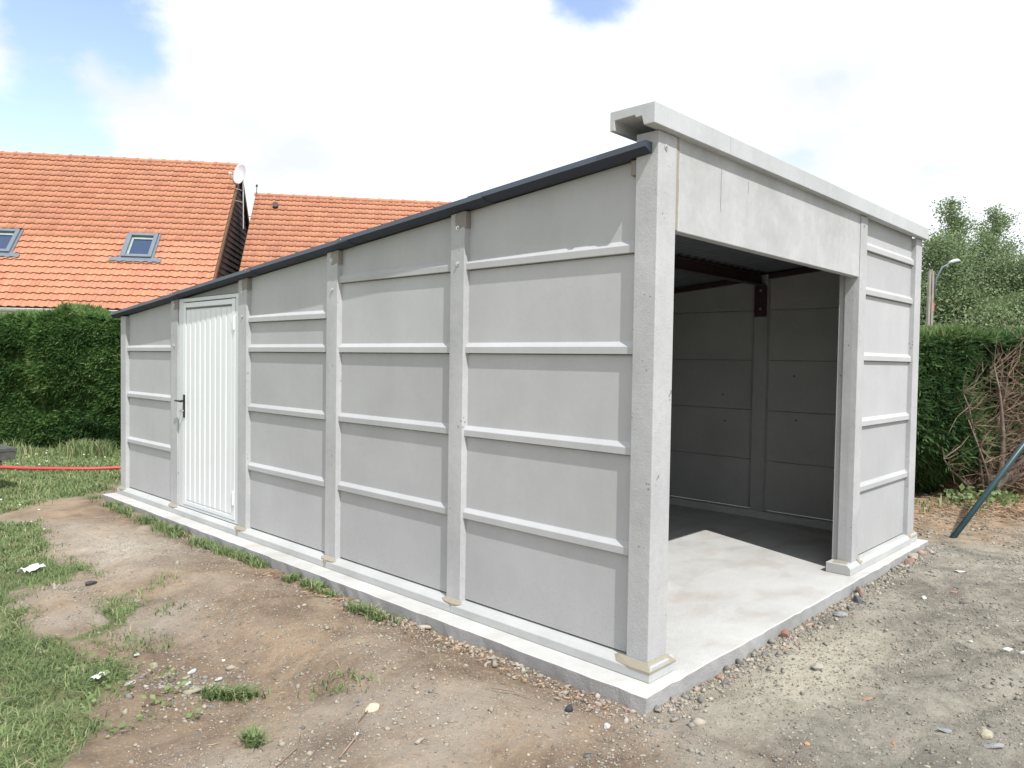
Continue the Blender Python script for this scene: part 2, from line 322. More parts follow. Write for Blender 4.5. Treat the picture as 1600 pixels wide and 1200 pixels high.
# ---------------------------------------------------------------- ground
PU = [(-2.6, 15), (4.5, 15), (1.6, 9.2), (0.35, 8.1), (0.1, 7.6), (-0.11, 7.36), (-0.74, 7.15), (-1.49, 6.75), (-6, 6.9), (-12, 9)]      # lawn behind
PL = [(-1.46, 6.92), (-1.04, 5.97), (-1.30, 4.73), (-1.22, 4.05), (-1.42, 3.85), (-1.80, 3.88), (-1.88, 2.85), (-1.56, 2.78), (-1.3, 3.32), (-1.22, 3.05), (-1.42, 2.75), (-1.63, 2.6), (-1.75, 2.72), (-1.80, 2.4), (-1.66, 2.07), (-1.80, 1.79), (-1.98, 1.67), (-1.96, 1.48), (-2.14, 1.3), (-2.35, 0.93), (-2.53, 1.0), (-5, 0.0), (-9, 3), (-8, 7)]
STR = [([(-0.19, 7.12), (-0.23, 6.18), (-0.27, 4.7)], 0.09), ([(-0.26, 4.41), (-0.22, 3.81), (-0.22, 3.33)], 0.09), ([(-0.25, 2.9), (-0.24, 2.35)], 0.05), ([(-0.31, 2.02), (-0.28, 1.62)], 0.05), ([(-1.48, 1.55), (-1.31, 1.37)], 0.045), ([(-1.56, 0.93), (-1.61, 0.8)], 0.03)]
HEAP = (-1.62, 3.35)
def gh(x, y):
    x = np.asarray(x, float); y = np.asarray(y, float)
    z = -0.084 + 0.035*sst(2.5, 7.5, y)*sst(1.2, 0.0, x) + 0.030*sst(1.0, 4.4, x)*sst(0.6, -0.2, y) + 0.012*fbm(x*2.2+4, y*2.2, 2)
    # spoil bank between the slab and the lawn
    ax = x + 0.72 + 0.10*(y-2.0)*0.3
    z = z + 0.085*np.exp(-(ax/0.33)**2)*sst(-0.6, 0.9, y)*sst(6.2, 3.6, y)
    z = z + 0.06*np.exp(-(((x+1.3)/0.5)**2+((y-0.35)/0.5)**2))
    z = z - 0.045*np.exp(-(((x+1.25)/0.28)**2+((y-1.75)/0.6)**2))
    z = z + 0.10*np.exp(-(((x-HEAP[0])/0.20)**2+((y-HEAP[1])/0.36)**2))
    z = z + 0.04*np.exp(-(((x-1.75)/0.35)**2+((y+1.35)/0.3)**2)) 
    z = z + (0.035*fbm(x*0.9, y*0.9, 3))*sst(0.1, 1.0, np.maximum(-0.165-x, -0.10-y)) + 0.014*fbm(x*5.3, y*5.3, 3)
    rough = sst(0.05, 0.45, np.abs(x+0.15)+0*y)
    near = sst(9, 5, np.hypot(x, y)); z = z + near*(0.012*fbm(x*14, y*14, 3, gain=0.65) + 0.010*np.maximum(vn(x*9+3, y*9)-0.12, 0) + 0.010*np.maximum(vn(x*19, y*19+7)-0.15, 0))
    # ruts on the right
    for o_ in (0.62, 0.98): z = z - 0.022*np.exp(-((y+o_+0.28*(x-0.5)+0.05*np.sin(x*1.3))/0.07)**2)*sst(0, 0.6, x)*(0.7+0.3*np.sin(x*70+y*30))
    far = sst(9, 30, np.hypot(x, y)); z = z*(1-far) + far*(-0.15+0.25*fbm(x*0.05, y*0.05, 2))
    # keep beneath the slab
    ins = sst(-0.15, -0.08, x)*sst(4.30, 4.2, x)*sst(-0.09, -0.03, y)*sst(6.95, 6.80, y)
    return z*(1-ins) + ins*(-0.17)
def axis(lo, hi, step, far, growth=1.22):
    a = list(np.arange(lo, hi+1e-6, step)); s = step; v = hi
    while v < far: s *= growth; v += s; a.append(v)
    s = step; v = lo; b = []
    while v > -far: s *= growth; v -= s; b.append(v)
    return np.array(b[::-1]+a)
gx = axis(-2.6, 4.6, 0.02, 900); gy = axis(-2.0, 6.0, 0.02, 900)
X, Y = np.meshgrid(gx, gy, indexing='ij'); Z = gh(X, Y)
gm = np.maximum(inpoly(X+0.06*fbm(X*6, Y*6, 2), Y+0.10*fbm(X*6+5, Y*6, 2), PU), inpoly(X+0.08*fbm(X*6, Y*6, 3), Y+0.12*fbm(X*6+5, Y*6, 3), PL)).astype(float)
gm = np.maximum(gm, (np.hypot(X, Y) > 13).astype(float))
gm = np.maximum(gm, ((X > 9.5) & (Y < 8)).astype(float))
nx, ny = len(gx), len(gy)
V = np.stack([X, Y, Z], -1).reshape(-1, 3); idx = np.arange(nx*ny).reshape(nx, ny)
a_, b_, c_, d_ = idx[:-1, :-1].ravel(), idx[1:, :-1].ravel(), idx[1:, 1:].ravel(), idx[:-1, 1:].ravel()
F = np.concatenate([np.stack([a_, b_, c_], 1), np.stack([a_, c_, d_], 1)])
def ground_mat():
    mt, t, b = mat_new('soil'); L = t.links
    g = N(t, 'ShaderNodeNewGeometry'); P = g.outputs['Position']
    def noise(s, d=6, r=0.6, dist=0.0):
        n = N(t, 'ShaderNodeTexNoise'); n.inputs['Scale'].default_value = s; n.inputs['Detail'].default_value = d; n.inputs['Roughness'].default_value = r; n.inputs['Distortion'].default_value = dist
        L.new(P, n.inputs['Vector']); return n.outputs['Fac']
    def ramp(f, a, b2, c=0, d=1):
        m1 = N(t, 'ShaderNodeMapRange'); m1.inputs['From Min'].default_value = a; m1.inputs['From Max'].default_value = b2; m1.inputs['To Min'].default_value = c; m1.inputs['To Max'].default_value = d; L.new(f, m1.inputs['Value']); return m1.outputs['Result']
    def mix(f, A, B):
        m2 = N(t, 'ShaderNodeMix', data_type='RGBA')
        for k, v in (('Factor', f), ('A', A), ('B', B)):
            if isinstance(v, (tuple, float)): m2.inputs[k].default_value = v if isinstance(v, float) else rgb(v)
            else: L.new(v, m2.inputs[k])
        return m2.outputs['Result']
    sx = N(t, 'ShaderNodeSeparateXYZ'); L.new(P, sx.inputs['Vector'])
    brown = mix(ramp(noise(1.9, 8, 0.72, 0.6), 0.39, 0.61), (0.185, 0.138, 0.102), (0.345, 0.260, 0.180))
    brown = mix(ramp(noise(0.9, 5, 0.6), 0.48, 0.66), brown, (0.36, 0.315, 0.265))
    grey = mix(ramp(noise(2.6, 8, 0.72, 0.5), 0.40, 0.60), (0.185, 0.172, 0.145), (0.345, 0.325, 0.272))
    # brown to grey over the corner of the slab, wavering
    side = MTH(t, 'ADD', MTH(t, 'SUBTRACT', sx.outputs['X'], MTH(t, 'MULTIPLY', sx.outputs['Y'], 1.0)), MTH(t, 'MULTIPLY', noise(1.3, 4), 1.6))
    col = mix(ramp(side, 0.55, 1.7), brown, grey)
    # pale sandy spread before the opening
    dx = MTH(t, 'SUBTRACT', sx.outputs['X'], 0.95); dy = MTH(t, 'ADD', sx.outputs['Y'], 0.42)
    rr = MTH(t, 'SQRT', MTH(t, 'ADD', MTH(t, 'MULTIPLY', MTH(t, 'MULTIPLY', dx, dx), 0.9), MTH(t, 'MULTIPLY', MTH(t, 'MULTIPLY', dy, dy), 9.0)))
    sand = ramp(MTH(t, 'ADD', rr, MTH(t, 'MULTIPLY', noise(5, 6, 0.7), 0.9)), 1.55, 0.75)
    col = mix(MTH(t, 'MULTIPLY', sand, 0.85), col, (0.52, 0.485, 0.39))
    # pale dusty track near the far lawn
    dx = MTH(t, 'ADD', sx.outputs['X'], 0.85); dy = MTH(t, 'SUBTRACT', sx.outputs['Y'], 4.6)
    rr = MTH(t, 'SQRT', MTH(t, 'ADD', MTH(t, 'MULTIPLY', MTH(t, 'MULTIPLY', dx, dx), 6.0), MTH(t, 'MULTIPLY', dy, dy)))
    col = mix(MTH(t, 'MULTIPLY', ramp(MTH(t, 'ADD', rr, MTH(t, 'MULTIPLY', noise(4, 6, 0.7), 1.6)), 2.2, 1.0), 0.6), col, (0.50, 0.46, 0.40))
    # damp darker earth along the slab
    damp = MTH(t, 'MULTIPLY', ramp(MTH(t, 'ABSOLUTE', MTH(t, 'ADD', sx.outputs['X'], 0.30)), 0.22, 0.05), ramp(noise(3, 5), 0.42, 0.58))
    col = mix(MTH(t, 'MULTIPLY', damp, ramp(sx.outputs['Y'], -0.2, 0.1)), col, (0.20, 0.14, 0.105))
    # straw coloured ground at the dying hedge
    lit = MTH(t, 'MULTIPLY', ramp(MTH(t, 'ADD', sx.outputs['X'], MTH(t, 'MULTIPLY', noise(1.2, 5), 1.5)), 5.2, 6.0), ramp(MTH(t, 'ADD', sx.outputs['Y'], MTH(t, 'MULTIPLY', noise(1.4, 4), 0.8)), -0.7, 0.3))
    col = mix(lit, col, mix(ramp(noise(6, 6, 0.7), 0.4, 0.62), (0.20, 0.145, 0.10), (0.42, 0.30, 0.19)))
    # speckle
    col = mix(ramp(noise(60, 4, 0.8), 0.56, 0.74, 0, 0.75), col, mix(ramp(noise(7, 2), 0.45, 0.55), (0.55, 0.51, 0.44), (0.44, 0.33, 0.25)))
    col = mix(ramp(noise(43, 4, 0.8), 0.42, 0.28, 0, 0.6), col, (0.13, 0.115, 0.10))
    vo = N(t, 'ShaderNodeTexVoronoi'); vo.inputs['Scale'].default_value = 45; L.new(P, vo.inputs['Vector'])
    vr = N(t, 'ShaderNodeSeparateColor'); L.new(vo.outputs['Color'], vr.inputs['Color'])
    peb = MTH(t, 'MULTIPLY', MTH(t, 'LESS_THAN', vo.outputs['Distance'], MTH(t, 'MULTIPLY', vr.outputs['Blue'], 0.45)), MTH(t, 'GREATER_THAN', vr.outputs['Red'], 0.62))
    col = mix(MTH(t, 'MULTIPLY', peb, 0.55), col, mix(vr.outputs['Green'], (0.17, 0.16, 0.145), (0.50, 0.46, 0.39)))
    at = N(t, 'ShaderNodeAttribute'); at.attribute_name = 'lawn'
    gcol = mix(ramp(noise(4, 6, 0.7), 0.4, 0.62), (0.11, 0.15, 0.065), (0.22, 0.22, 0.11))
    col = mix(MTH(t, 'MULTIPLY', at.outputs['Fac'], 0.88), col, gcol)
    L.new(col, b.inputs['Base Color']); b.inputs['Roughness'].default_value = 0.97; b.inputs['Specular IOR Level'].default_value = 0.12
    h = MTH(t, 'ADD', MTH(t, 'MULTIPLY', noise(35, 8, 0.75), 1.0), MTH(t, 'MULTIPLY', noise(120, 4, 0.8), 0.35))
    h = MTH(t, 'ADD', h, MTH(t, 'MULTIPLY', peb, 0.25))
    bp = N(t, 'ShaderNodeBump'); bp.inputs['Strength'].default_value = 0.85; bp.inputs['Distance'].default_value = 0.022
    L.new(h, bp.inputs['Height']); L.new(bp.outputs['Normal'], b.inputs['Normal'])
    return mt
g = npmesh('ground', V, F, ground_mat(), attr={'lawn': gm.reshape(-1)}, smooth=True); tag(g, kind='structure', label='bare trampled earth with lawn at the left and grey gravelly dirt at the right')

# ---------------------------------------------------------------- slab
SX0, SX1, SY0, SY1 = -0.165, 4.31, -0.100, 6.98
def slab():
    n = 160; top = []; 
    rs = np.random.default_rng(3)
    def edge(p, q, k):
        return [(p[0]+(q[0]-p[0])*i/k, p[1]+(q[1]-p[1])*i/k) for i in range(k)]
    ring = edge((SX0, SY0), (SX1, SY0), 60)+edge((SX1, SY0), (SX1, SY1), 8)+edge((SX1, SY1), (SX0, SY1), 8)+edge((SX0, SY1), (SX0, SY0), 90)
    A, B, Cc = [], [], []
    for i, (x, y) in enumerate(ring):
        j = 0.011
        ox = (rs.random()-.5)*j if i not in (0, 60, 68, 76) else 0; oy = (rs.random()-.5)*j if ox or 1 else 0
        A.append((x+ox, y+oy, -0.004)); B.append((x+ox+(rs.random()-.5)*0.012, y+oy+(rs.random()-.5)*0.012, -0.07-0.02*rs.random())); Cc.append((x+ox, y+oy, -0.26))
        # slightly rounded arris
    k = len(ring); cx, cyy = (SX0+SX1)/2, (SY0+SY1)/2
    T = [(a[0]+(0.007 if a[0] < cx-1.5 and abs(a[0]-SX0) < .02 else (-0.007 if abs(a[0]-SX1) < .02 else 0)), a[1]+(0.007 if abs(a[1]-SY0) < .02 else (-0.007 if abs(a[1]-SY1) < .02 else 0)), 0.0) for a in A]
    mb = MB(); mb.v = T + A + B + Cc
    mb.f = [tuple(range(k))] + [(i, (i+1) % k, k+(i+1) % k, k+i) for i in range(k)] + [(k+i, k+(i+1) % k, 2*k+(i+1) % k, 2*k+i) for i in range(k)] + [(2*k+i, 2*k+(i+1) % k, 3*k+(i+1) % k, 3*k+i) for i in range(k)]
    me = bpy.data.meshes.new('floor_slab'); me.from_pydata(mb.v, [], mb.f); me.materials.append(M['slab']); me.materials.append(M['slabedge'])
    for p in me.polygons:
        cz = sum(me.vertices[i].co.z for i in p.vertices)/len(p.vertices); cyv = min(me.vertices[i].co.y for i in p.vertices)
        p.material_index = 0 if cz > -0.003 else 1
    bm = bmesh.new(); bm.from_mesh(me); bmesh.ops.recalc_face_normals(bm, faces=bm.faces); bm.to_mesh(me); bm.free()
    o = bpy.data.objects.new('floor_slab', me); COL.objects.link(o); tag(o, kind='structure', label='pale concrete floor slab under the garage')
slab()

# ---------------------------------------------------------------- garage
ZB = 0.078; WX, LY = 4.209, 6.91
def zr(y): return 2.550 - 0.085*y
G = empty('concrete_garage', (0, 0, 0), 0, 'grey precast concrete panel garage with open front, white side door and sloping dark roof', 'garage')
maps = {'L': lambda s, t, z: (t, s, z), 'F': lambda s, t, z: (s, t, z), 'R': lambda s, t, z: (WX-t, s, z), 'B': lambda s, t, z: (s, LY-t, z)}
def topz(side, s):
    if side in 'LR': return zr(s) - 0.004 if s > 0.12 else 2.640
    if side == 'F': return 2.688
    return zr(LY) - 0.004
def inner_faces(o, side):      # inward faces take a darker concrete that paints in the dim interior
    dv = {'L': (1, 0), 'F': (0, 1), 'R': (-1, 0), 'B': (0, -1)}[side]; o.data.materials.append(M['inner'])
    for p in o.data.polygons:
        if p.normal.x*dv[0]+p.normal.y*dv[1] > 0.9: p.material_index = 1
def panel(side, s0, s1, z0, z1=None, ridge=True, depth=0.078):
    mp_ = maps[side]; gap = 0.0025
    zb_ = z0 - (0.003 if ridge else 0.002)
    a = [(depth, z0+0.004), (0.062, z0+0.004), (0.062, zb_), (0.050, zb_), (0.050, z0+gap)]
    if ridge: a += [(0.016, z0+gap), (0.016, z0+0.040), (0.039, z0+0.065)]
    else: a += [(0.039, z0+gap)]
    def ring(s):
        zt = (z1-gap) if z1 is not None else topz(side, s)
        return [mp_(s, t, z) for t, z in a] + [mp_(s, 0.039, zt), mp_(s, depth, zt)]
    mb = MB().prism(ring(s0), ring(s1)); o = mb.build('panel', M['panel'], G, bevel=0.002); inner_faces(o, side); return o
def stack(side, s0, s1, ks):
    zs = [ZB] + [ZB+0.5*k for k in ks]
    for i, z0 in enumerate(zs):
        panel(side, s0-0.006, s1+0.006, z0 + (0.004 if i == 0 else 0), zs[i+1] if i+1 < len(zs) else None, ridge=i > 0)
def post(side, s0, s1, bolts=True, depth=0.145, zt=None, sp=0.006):
    mp_ = maps[side]
    xs = [(s0, 0.0), (s1, 0.0), (s1+sp, 0.040), (s1+sp, depth), (s0-sp, depth), (s0-sp, 0.040)]
    def top(s): return (zt if zt is not None else topz(side, s))
    A = [mp_(s, t, 0.07) for s, t in xs]; B = [mp_(s, t, top(s)-0.002) for s, t in xs]
    o = MB().prism(A, B).build('post', M['post'], G, bevel=0.003)
    if side != 'F': inner_faces(o, side)
    if bolts:
        for dz in bolts:
            sc = (s0+s1)/2 + random.uniform(-.008, .008); mb = MB()
            mb.tube([mp_(sc, 0.0, dz), mp_(sc, -0.004, dz), mp_(sc, -0.0045, dz), mp_(sc, -0.012, dz)], [0.014, 0.014, 0.008, 0.007], 10)
            mb.build('bolt', M['zinc'], o)
    return o
def sill(side, s0, s1, inner=0.15):
    mp_ = maps[side]; a = [(-0.029, 0.0015), (-0.029, 0.048), (-0.004, 0.074), (inner, 0.074), (inner, 0.0015)]
    MB().prism([mp_(s0, t, z) for t, z in a], [mp_(s1, t, z) for t, z in a]).build('sill_block', M['sill'], G, bevel=0.003)
def mortar(side, s0, s1, ext=0.035, drip=False):
    mp_ = maps[side]; A = []; B = []; top = []; n = 9; w0, w1 = s0-ext, s1+ext*0.8
    mb = MB(); rows = []
    for i in range(n+1):
        f = i/n; s = w0+(w1-w0)*f; e = math.sin(math.pi*min(1, max(0, f)))**0.5 if 0 < f < 1 else 0
        j = random.uniform(-.003, .003)
        rows.append([(s, -0.002 + (1-e)*0.0, 0.070 + 0.016*e), (s, -0.031*e + (1-e)*-0.012 + j, 0.0545 + (1-e)*0.012 + 0.006*e), (s, -0.029*e + (1-e)*-0.010 + j, 0.046), (s, 0.0, 0.046)])
    for i in range(n):
        mb.prism([mp_(*p) for p in rows[i]], [mp_(*p) for p in rows[i+1]])
    if drip:
        sc = (s0+s1)/2 + 0.02
        mb.prism([mp_(sc-0.022, -0.0335, 0.058), mp_(sc+0.022, -0.0335, 0.058), mp_(sc+0.010, -0.0325, 0.006), mp_(sc-0.006, -0.0325, 0.006)], [mp_(sc-0.022, -0.02, 0.058), mp_(sc+0.022, -0.02, 0.058), mp_(sc+0.010, -0.02, 0.006), mp_(sc-0.006, -0.02, 0.006)])
    mb.build('mortar_patch', M['mortar'], G)
def grout(side, s0, s1, h=0.085, w=0.07):
    mp_ = maps[side]; mb = MB(); z1 = lambda s: topz(side, s)-0.006
    mb.prism([mp_(s0+0.004, -0.003, z1(s0)-h), mp_(s0+w, -0.004, z1(s0+w)-h-0.008), mp_(s0+w+0.012, -0.003, z1(s0+w)-h*0.5), mp_(s0+w+0.006, -0.003, z1(s0+w)), mp_(s0+0.004, -0.003, z1(s0))],
             [mp_(s0+0.004, 0.01, z1(s0)-h), mp_(s0+w, 0.01, z1(s0+w)-h-0.008), mp_(s0+w+0.012, 0.01, z1(s0+w)-h*0.5), mp_(s0+w+0.006, 0.01, z1(s0+w)), mp_(s0+0.004, 0.01, z1(s0))])
    mb.box(*[tuple(min(a, b) for a, b in zip(mp_(s0-0.014, -0.002, z1(s0)-h-0.01), mp_(s0+0.003, 0.036, z1(s0)))), tuple(max(a, b) for a, b in zip(mp_(s0-0.014, -0.002, z1(s0)-h-0.01), mp_(s0+0.003, 0.036, z1(s0))))]) 
    mb.build('grout_patch', M['grout'], G)
PY = [(1.346, 1.468), (2.687, 2.824), (4.037, 4.182), (5.418, 5.574), (6.762, 6.908)]
BOLT = [(2.333, 2.118), (2.246, 2.033), (2.083, 1.877), (2.03, 1.635), ()]
# corner posts are shared by two walls: built square
def corner(x0, x1, y0, y1, zt):
    return MB().box((x0, y0, 0.07), (x1, y1, zt)).build('post', M['post'], G, bevel=0.004)
c1 = corner(0, 0.165, 0, 0.127, 2.6455)
mb = MB().tube([(0.064, 0, 2.576), (0.064, -0.004, 2.576), (0.064, -0.0045, 2.576), (0.064, -0.012, 2.576)], [0.014, 0.014, 0.008, 0.007], 10); mb.build('bolt', M['zinc'], c1)
corner(4.045, WX, 0, 0.127, 2.6455)
for i, (a, b) in enumerate(PY[:4]): post('L', a, b, BOLT[i]); post('R', a, b, None); 
zt4 = zr(LY)-0.006
corner(0, 0.15, PY[4][0], LY, zt4); corner(WX-0.15, WX, PY[4][0], LY, zt4)
bays = [(0.127, PY[0][0]), (PY[0][1], PY[1][0]), (PY[1][1], PY[2][0]), (PY[3][1], PY[4][0])]
stack('L', *bays[0], (1, 2, 3, 4)); stack('L', *bays[1], (1, 2, 3, 4)); stack('L', *bays[2], (1, 2, 3, 3.5)); stack('L', *bays[3], (1, 2, 3))
# panel above the door
panel('L', PY[2][1]-0.006, PY[3][0]+0.006, 2.090, None, ridge=False)
for a, b in ((0.127, PY[0][0]), (PY[0][1], PY[1][0])): stack('R', a, b, (1, 2, 3, 4))
for a, b in ((PY[1][1], PY[2][0]), (PY[2][1], PY[3][0]), (PY[3][1], PY[4][0])): stack('R', a, b, (1, 2, 3))
for a, b in ((1.40, 1.54), (2.70, 2.84)): post('B', a, b, None)
for a, b in ((0.15, 1.40), (1.54, 2.70), (2.84, WX-0.15)): stack('B', a, b, (1, 2, 3))
# front: jamb post, narrow bay, lintel
RI, RO = 2.708, 2.848
jp = post('F', RI, RO-0.004, None, depth=0.105, zt=2.6455, sp=0.003)
MB().box((RI+0.012, 0.1055, 0.07), (RO-0.01, 0.150, 2.50)).build('post_rebate', M['post'], G, bevel=0.002)
mb = MB().tube([(2.765, 0, 2.577), (2.765, -0.003, 2.577), (2.765, -0.0035, 2.577), (2.765, -0.01, 2.577)], [0.012, 0.012, 0.007, 0.006], 10); mb.build('bolt', M['zinc'], jp)
zs = [ZB, ZB+.5, ZB+1, ZB+1.5, ZB+2, ZB+2.333]
for i in range(6): panel('F', RO-0.004, 4.051, zs[i]+(0.004 if i == 0 else 0), zs[i+1] if i < 5 else None, ridge=i > 0)
MB().box((0.187, 0.006, 2.192), (RI-0.003, 0.060, 2.6875)).build('lintel', M['lintel'], G, bevel=0.004)
mb = MB()
for i in range(14):
    z0 = 2.196+i*(2.640-2.196)/14; z1 = z0+(2.640-2.196)/14; j = random.uniform(-.003, .003)
    mb.prism([(0.1655, 0.002+random.uniform(0, .002), z0), (0.192+j, 0.0035, z0), (0.192+j, 0.05, z0), (0.1655, 0.05, z0)], [(0.1655, 0.002, z1), (0.192+j, 0.0035, z1), (0.192+j, 0.05, z1), (0.1655, 0.05, z1)])
mb.build('mortar_joint', M['mortar'], G)
for x, z0, z1 in ((0.62, 2.35, 2.58), (0.93, 2.50, 2.57)):
    pts = [(x+random.uniform(-.004, .004), 0.0055, z0+(z1-z0)*i/7) for i in range(8)]
    MB().tube(pts, [0.0004]+[0.0008]*6+[0.0003], 4).build('hairline_crack', M['dark'], G)
# sills and mortar pads
for a, b in ((-0.029, 1.40), (1.403, 2.752), (2.755, 4.107), (4.110, 5.495), (5.498, LY+0.029)): sill('L', a, b)
sill('F', 0.1505, 0.209); sill('F', 2.605, 4.058)
for a, b in ((-0.026, 1.40), (1.403, 2.752), (2.755, 4.107), (4.110, 5.495), (5.498, LY+0.026)): sill('R', a, b)
sill('B', 0.151, WX-0.151)
for i, (a, b) in enumerate(PY): mortar('L', a, b, drip=i in (0, 1, 2) and i != 0)
for i, (a, b) in enumerate(PY[:4]): grout('L', a, b)
def corner_mortar():
    mb = MB(); ins = [(-0.0, 0.175), (-0.002, -0.002), (0.168, -0.0)]; 
    # long wall wing, corner, front wing
    P = [((0.0, 0.205), (-0.006, 0.205), 0), ((-0.002, 0.17), (-0.024, 0.17), 1), ((-0.002, 0.08), (-0.031, 0.08), 1), ((-0.002, -0.002), (-0.031, -0.031), 1), ((0.08, -0.002), (0.08, -0.031), 1), ((0.165, -0.002), (0.165, -0.031), 1), ((0.17, 0.0), (0.211, -0.029), 0.4)]
    for p, q in zip(P[:-1], P[1:]):
        def ring(w): (a, b, e) = w; return [(a[0], a[1], 0.074+0.014*e), (b[0], b[1], 0.050+0.004*e), (b[0], b[1], 0.044), (a[0], a[1], 0.044)]
        mb.prism(ring(p), ring(q))
    mb.build('mortar_patch', M['mortar'], G)
corner_mortar()
def pad(cx, cy, a, pts, h0=0.045, h1=0.09):
    mb = MB(); mb.prism([(cx+x, cy+y, h0) for x, y, z in pts], [(cx+x*0.9, cy+y*0.9, h1+z) for x, y, z in pts]); mb.build('mortar_patch', M['mortar'], G)
mb = MB().prism([(2.800, -0.002, 0.088), (2.845, -0.002, 0.105), (2.885, 0.030, 0.090), (2.880, -0.025, 0.060), (2.815, -0.031, 0.055)], [(2.800, 0.03, 0.05), (2.845, 0.03, 0.05), (2.885, 0.035, 0.05), (2.880, -0.02, 0.05), (2.815, -0.029, 0.05)]); mb.build('mortar_patch', M['mortar'], G)
mb = MB().prism([(2.615, 0.02, 0.072), (2.700, 0.02, 0.082), (2.700, 0.12, 0.082), (2.625, 0.11, 0.076)], [(2.615, 0.02, 0.05), (2.700, 0.02, 0.05), (2.700, 0.12, 0.05), (2.625, 0.11, 0.05)]); mb.build('mortar_patch', M['mortar'], G)
mb = MB().prism([(4.02, -0.002, 0.078), (4.05, -0.002, 0.088), (4.215, -0.002, 0.088), (4.236, -0.030, 0.055), (4.03, -0.030, 0.052)], [(4.02, 0.02, 0.05), (4.05, 0.02, 0.05), (4.215, 0.02, 0.05), (4.234, -0.028, 0.048), (4.03, -0.028, 0.048)]); mb.build('mortar_patch', M['mortar'], G)
mortar('L', 6.77, 6.90)
# grout beside the corner post under the roof
MB().box((0.012, 0.1275, 2.455), (0.042, 0.165, 2.53)).build('grout_patch', M['grout'], G, bevel=0.004)
# coping in three lengths, hollow underneath
def coping(x0, x1):
    a = [(-0.042, 2.648), (-0.042, 2.746), (0.212, 2.746), (0.212, 2.652), (0.185, 2.652), (0.185, 2.700), (0.070, 2.703), (0.062, 2.690), (0.040, 2.692), (0.030, 2.692), (0.018, 2.648)]
    return MB().prism([(x0, y, z) for y, z in a], [(x1, y, z) for y, z in a]).build('coping', M['coping'], G, bevel=0.003)
coping(-0.102, 0.622); coping(0.6235, 2.866); coping(2.8675, 4.236)
# top closure between lintel and roof
MB().box((0.166, 0.0605, 2.20), (RI-0.003, 0.085, 2.6875)).build('lintel_back', M['inner'], G); MB().box((0.128, 0.086, 2.56), (4.05, 0.110, 2.686)).build('closure_strip', M['dark'], G)
# roof sheets
def sheets():
    cuts = [(0.06, 1.50), (1.36, 2.86), (2.72, 4.22), (4.08, 5.60), (5.46, 7.02)]
    pitch = 0.130; amp = 0.021
    for r, (y0, y1) in enumerate(cuts):
        x = -0.035
        for c in range(4):
            x1 = x + (WX+0.07)/4; n = 64; mb = MB()
            xs = [x+(x1-x)*i/n for i in range(n+1)]
            for (t, sgn) in ((0.0, 1), (0.006, -1)):
                for i, xx in enumerate(xs):
                    w = amp*math.cos(2*math.pi*(xx)/pitch)
                    o0 = 0.000 + c*0.0; o1 = 0.016
                    mb.v.append((xx, y0, zr(y0)+amp+w+t+0.002)); mb.v.append((xx, y1, zr(y1)+amp+w+t+o1))
            b = 2*(n+1)
            for i in range(n):
                mb.f.append((2*i, 2*i+1, 2*i+3, 2*i+2)); mb.f.append((b+2*i, b+2*i+2, b+2*i+3, b+2*i+1))
                mb.f.append((2*i, 2*i+2, b+2*i+2, b+2*i)); mb.f.append((2*i+1, b+2*i+1, b+2*i+3, 2*i+3))
            mb.f.append((0, b, b+1, 1)); mb.f.append((2*n, 2*n+1, b+2*n+1, b+2*n))
            mb.build('roof_sheet', M['roofsheet'], G, smooth=False)
            x = x1 - 0.0005
sheets()
# dark edge trim, lapped at the posts
def trims(xa, xb):
    cuts = [(0.035, 1.26), (1.14, 2.60), (2.48, 3.98), (3.86, 5.45), (5.33, 7.04)]
    for i, (y0, y1) in enumerate(cuts):
        lift0, lift1 = 0.000, 0.006
        sg = 1 if xb > xa else -1; x_ = xa - sg*0.0025*(i % 2); k = 0.0015*(i % 2)
        a = lambda y, l: [(x_, y, zr(y)+0.016+l), (x_, y, zr(y)+0.044+l), (x_+sg*0.15, y, zr(y)+0.049+l+k), (x_+sg*0.15, y, zr(y)+0.006+l+k), (x_+sg*(0.094+k), y, zr(y)-0.004+l), (x_+sg*(0.050+k), y, zr(y)-0.006+l)]
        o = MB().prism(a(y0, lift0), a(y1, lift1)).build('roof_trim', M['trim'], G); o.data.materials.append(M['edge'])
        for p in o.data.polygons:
            if p.normal.z < -0.25: p.material_index = 1  # downward faces coloured darker to stand for their shade
        if i: MB().tube([(x_-sg*0.0005, y1-0.05, zr(y1-0.05)+0.035), (x_-sg*0.005, y1-0.05, zr(y1-0.05)+0.035)], [0.006, 0.005], 6).build('screw', M['zinc'], G)
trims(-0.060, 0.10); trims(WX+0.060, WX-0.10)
MB().box((-0.05, 7.040, zr(7.04)-0.004), (WX+0.05, 7.044, zr(7.04)+0.05)).build('roof_trim', M['trim'], G)
# steel beams, brackets and wall angle
for i, (a, b) in enumerate(PY[:4]):
    yc = (a+b)/2; z = zr(yc)
    mb = MB().box((0.147, yc-0.045, z-0.012), (WX-0.147, yc+0.045, z-0.004)).box((0.147, yc-0.004, z-0.100), (WX-0.147, yc+0.004, z-0.0125)).box((0.147, yc-0.045, z-0.108), (WX-0.147, yc+0.045, z-0.1005))
    mb.build('steel_beam', M['steel'], G)
    for xx in (WX-0.1465, 0.1465):
        d = -0.008 if xx > 2 else 0.008
        br = MB().box((min(xx, xx+d), a-0.004, z-0.42), (max(xx, xx+d), b+0.004, z-0.112)).build('beam_bracket', M['steel'], G, bevel=0.001)
        for dz in (0.16, 0.34):
            MB().tube([(xx+d, yc, z-dz), (xx+d*1.5, yc, z-dz), (xx+d*1.6, yc, z-dz), (xx+d*2.6, yc, z-dz)], [0.013, 0.013, 0.008, 0.008], 8).build('bolt', M['zinc'], br)
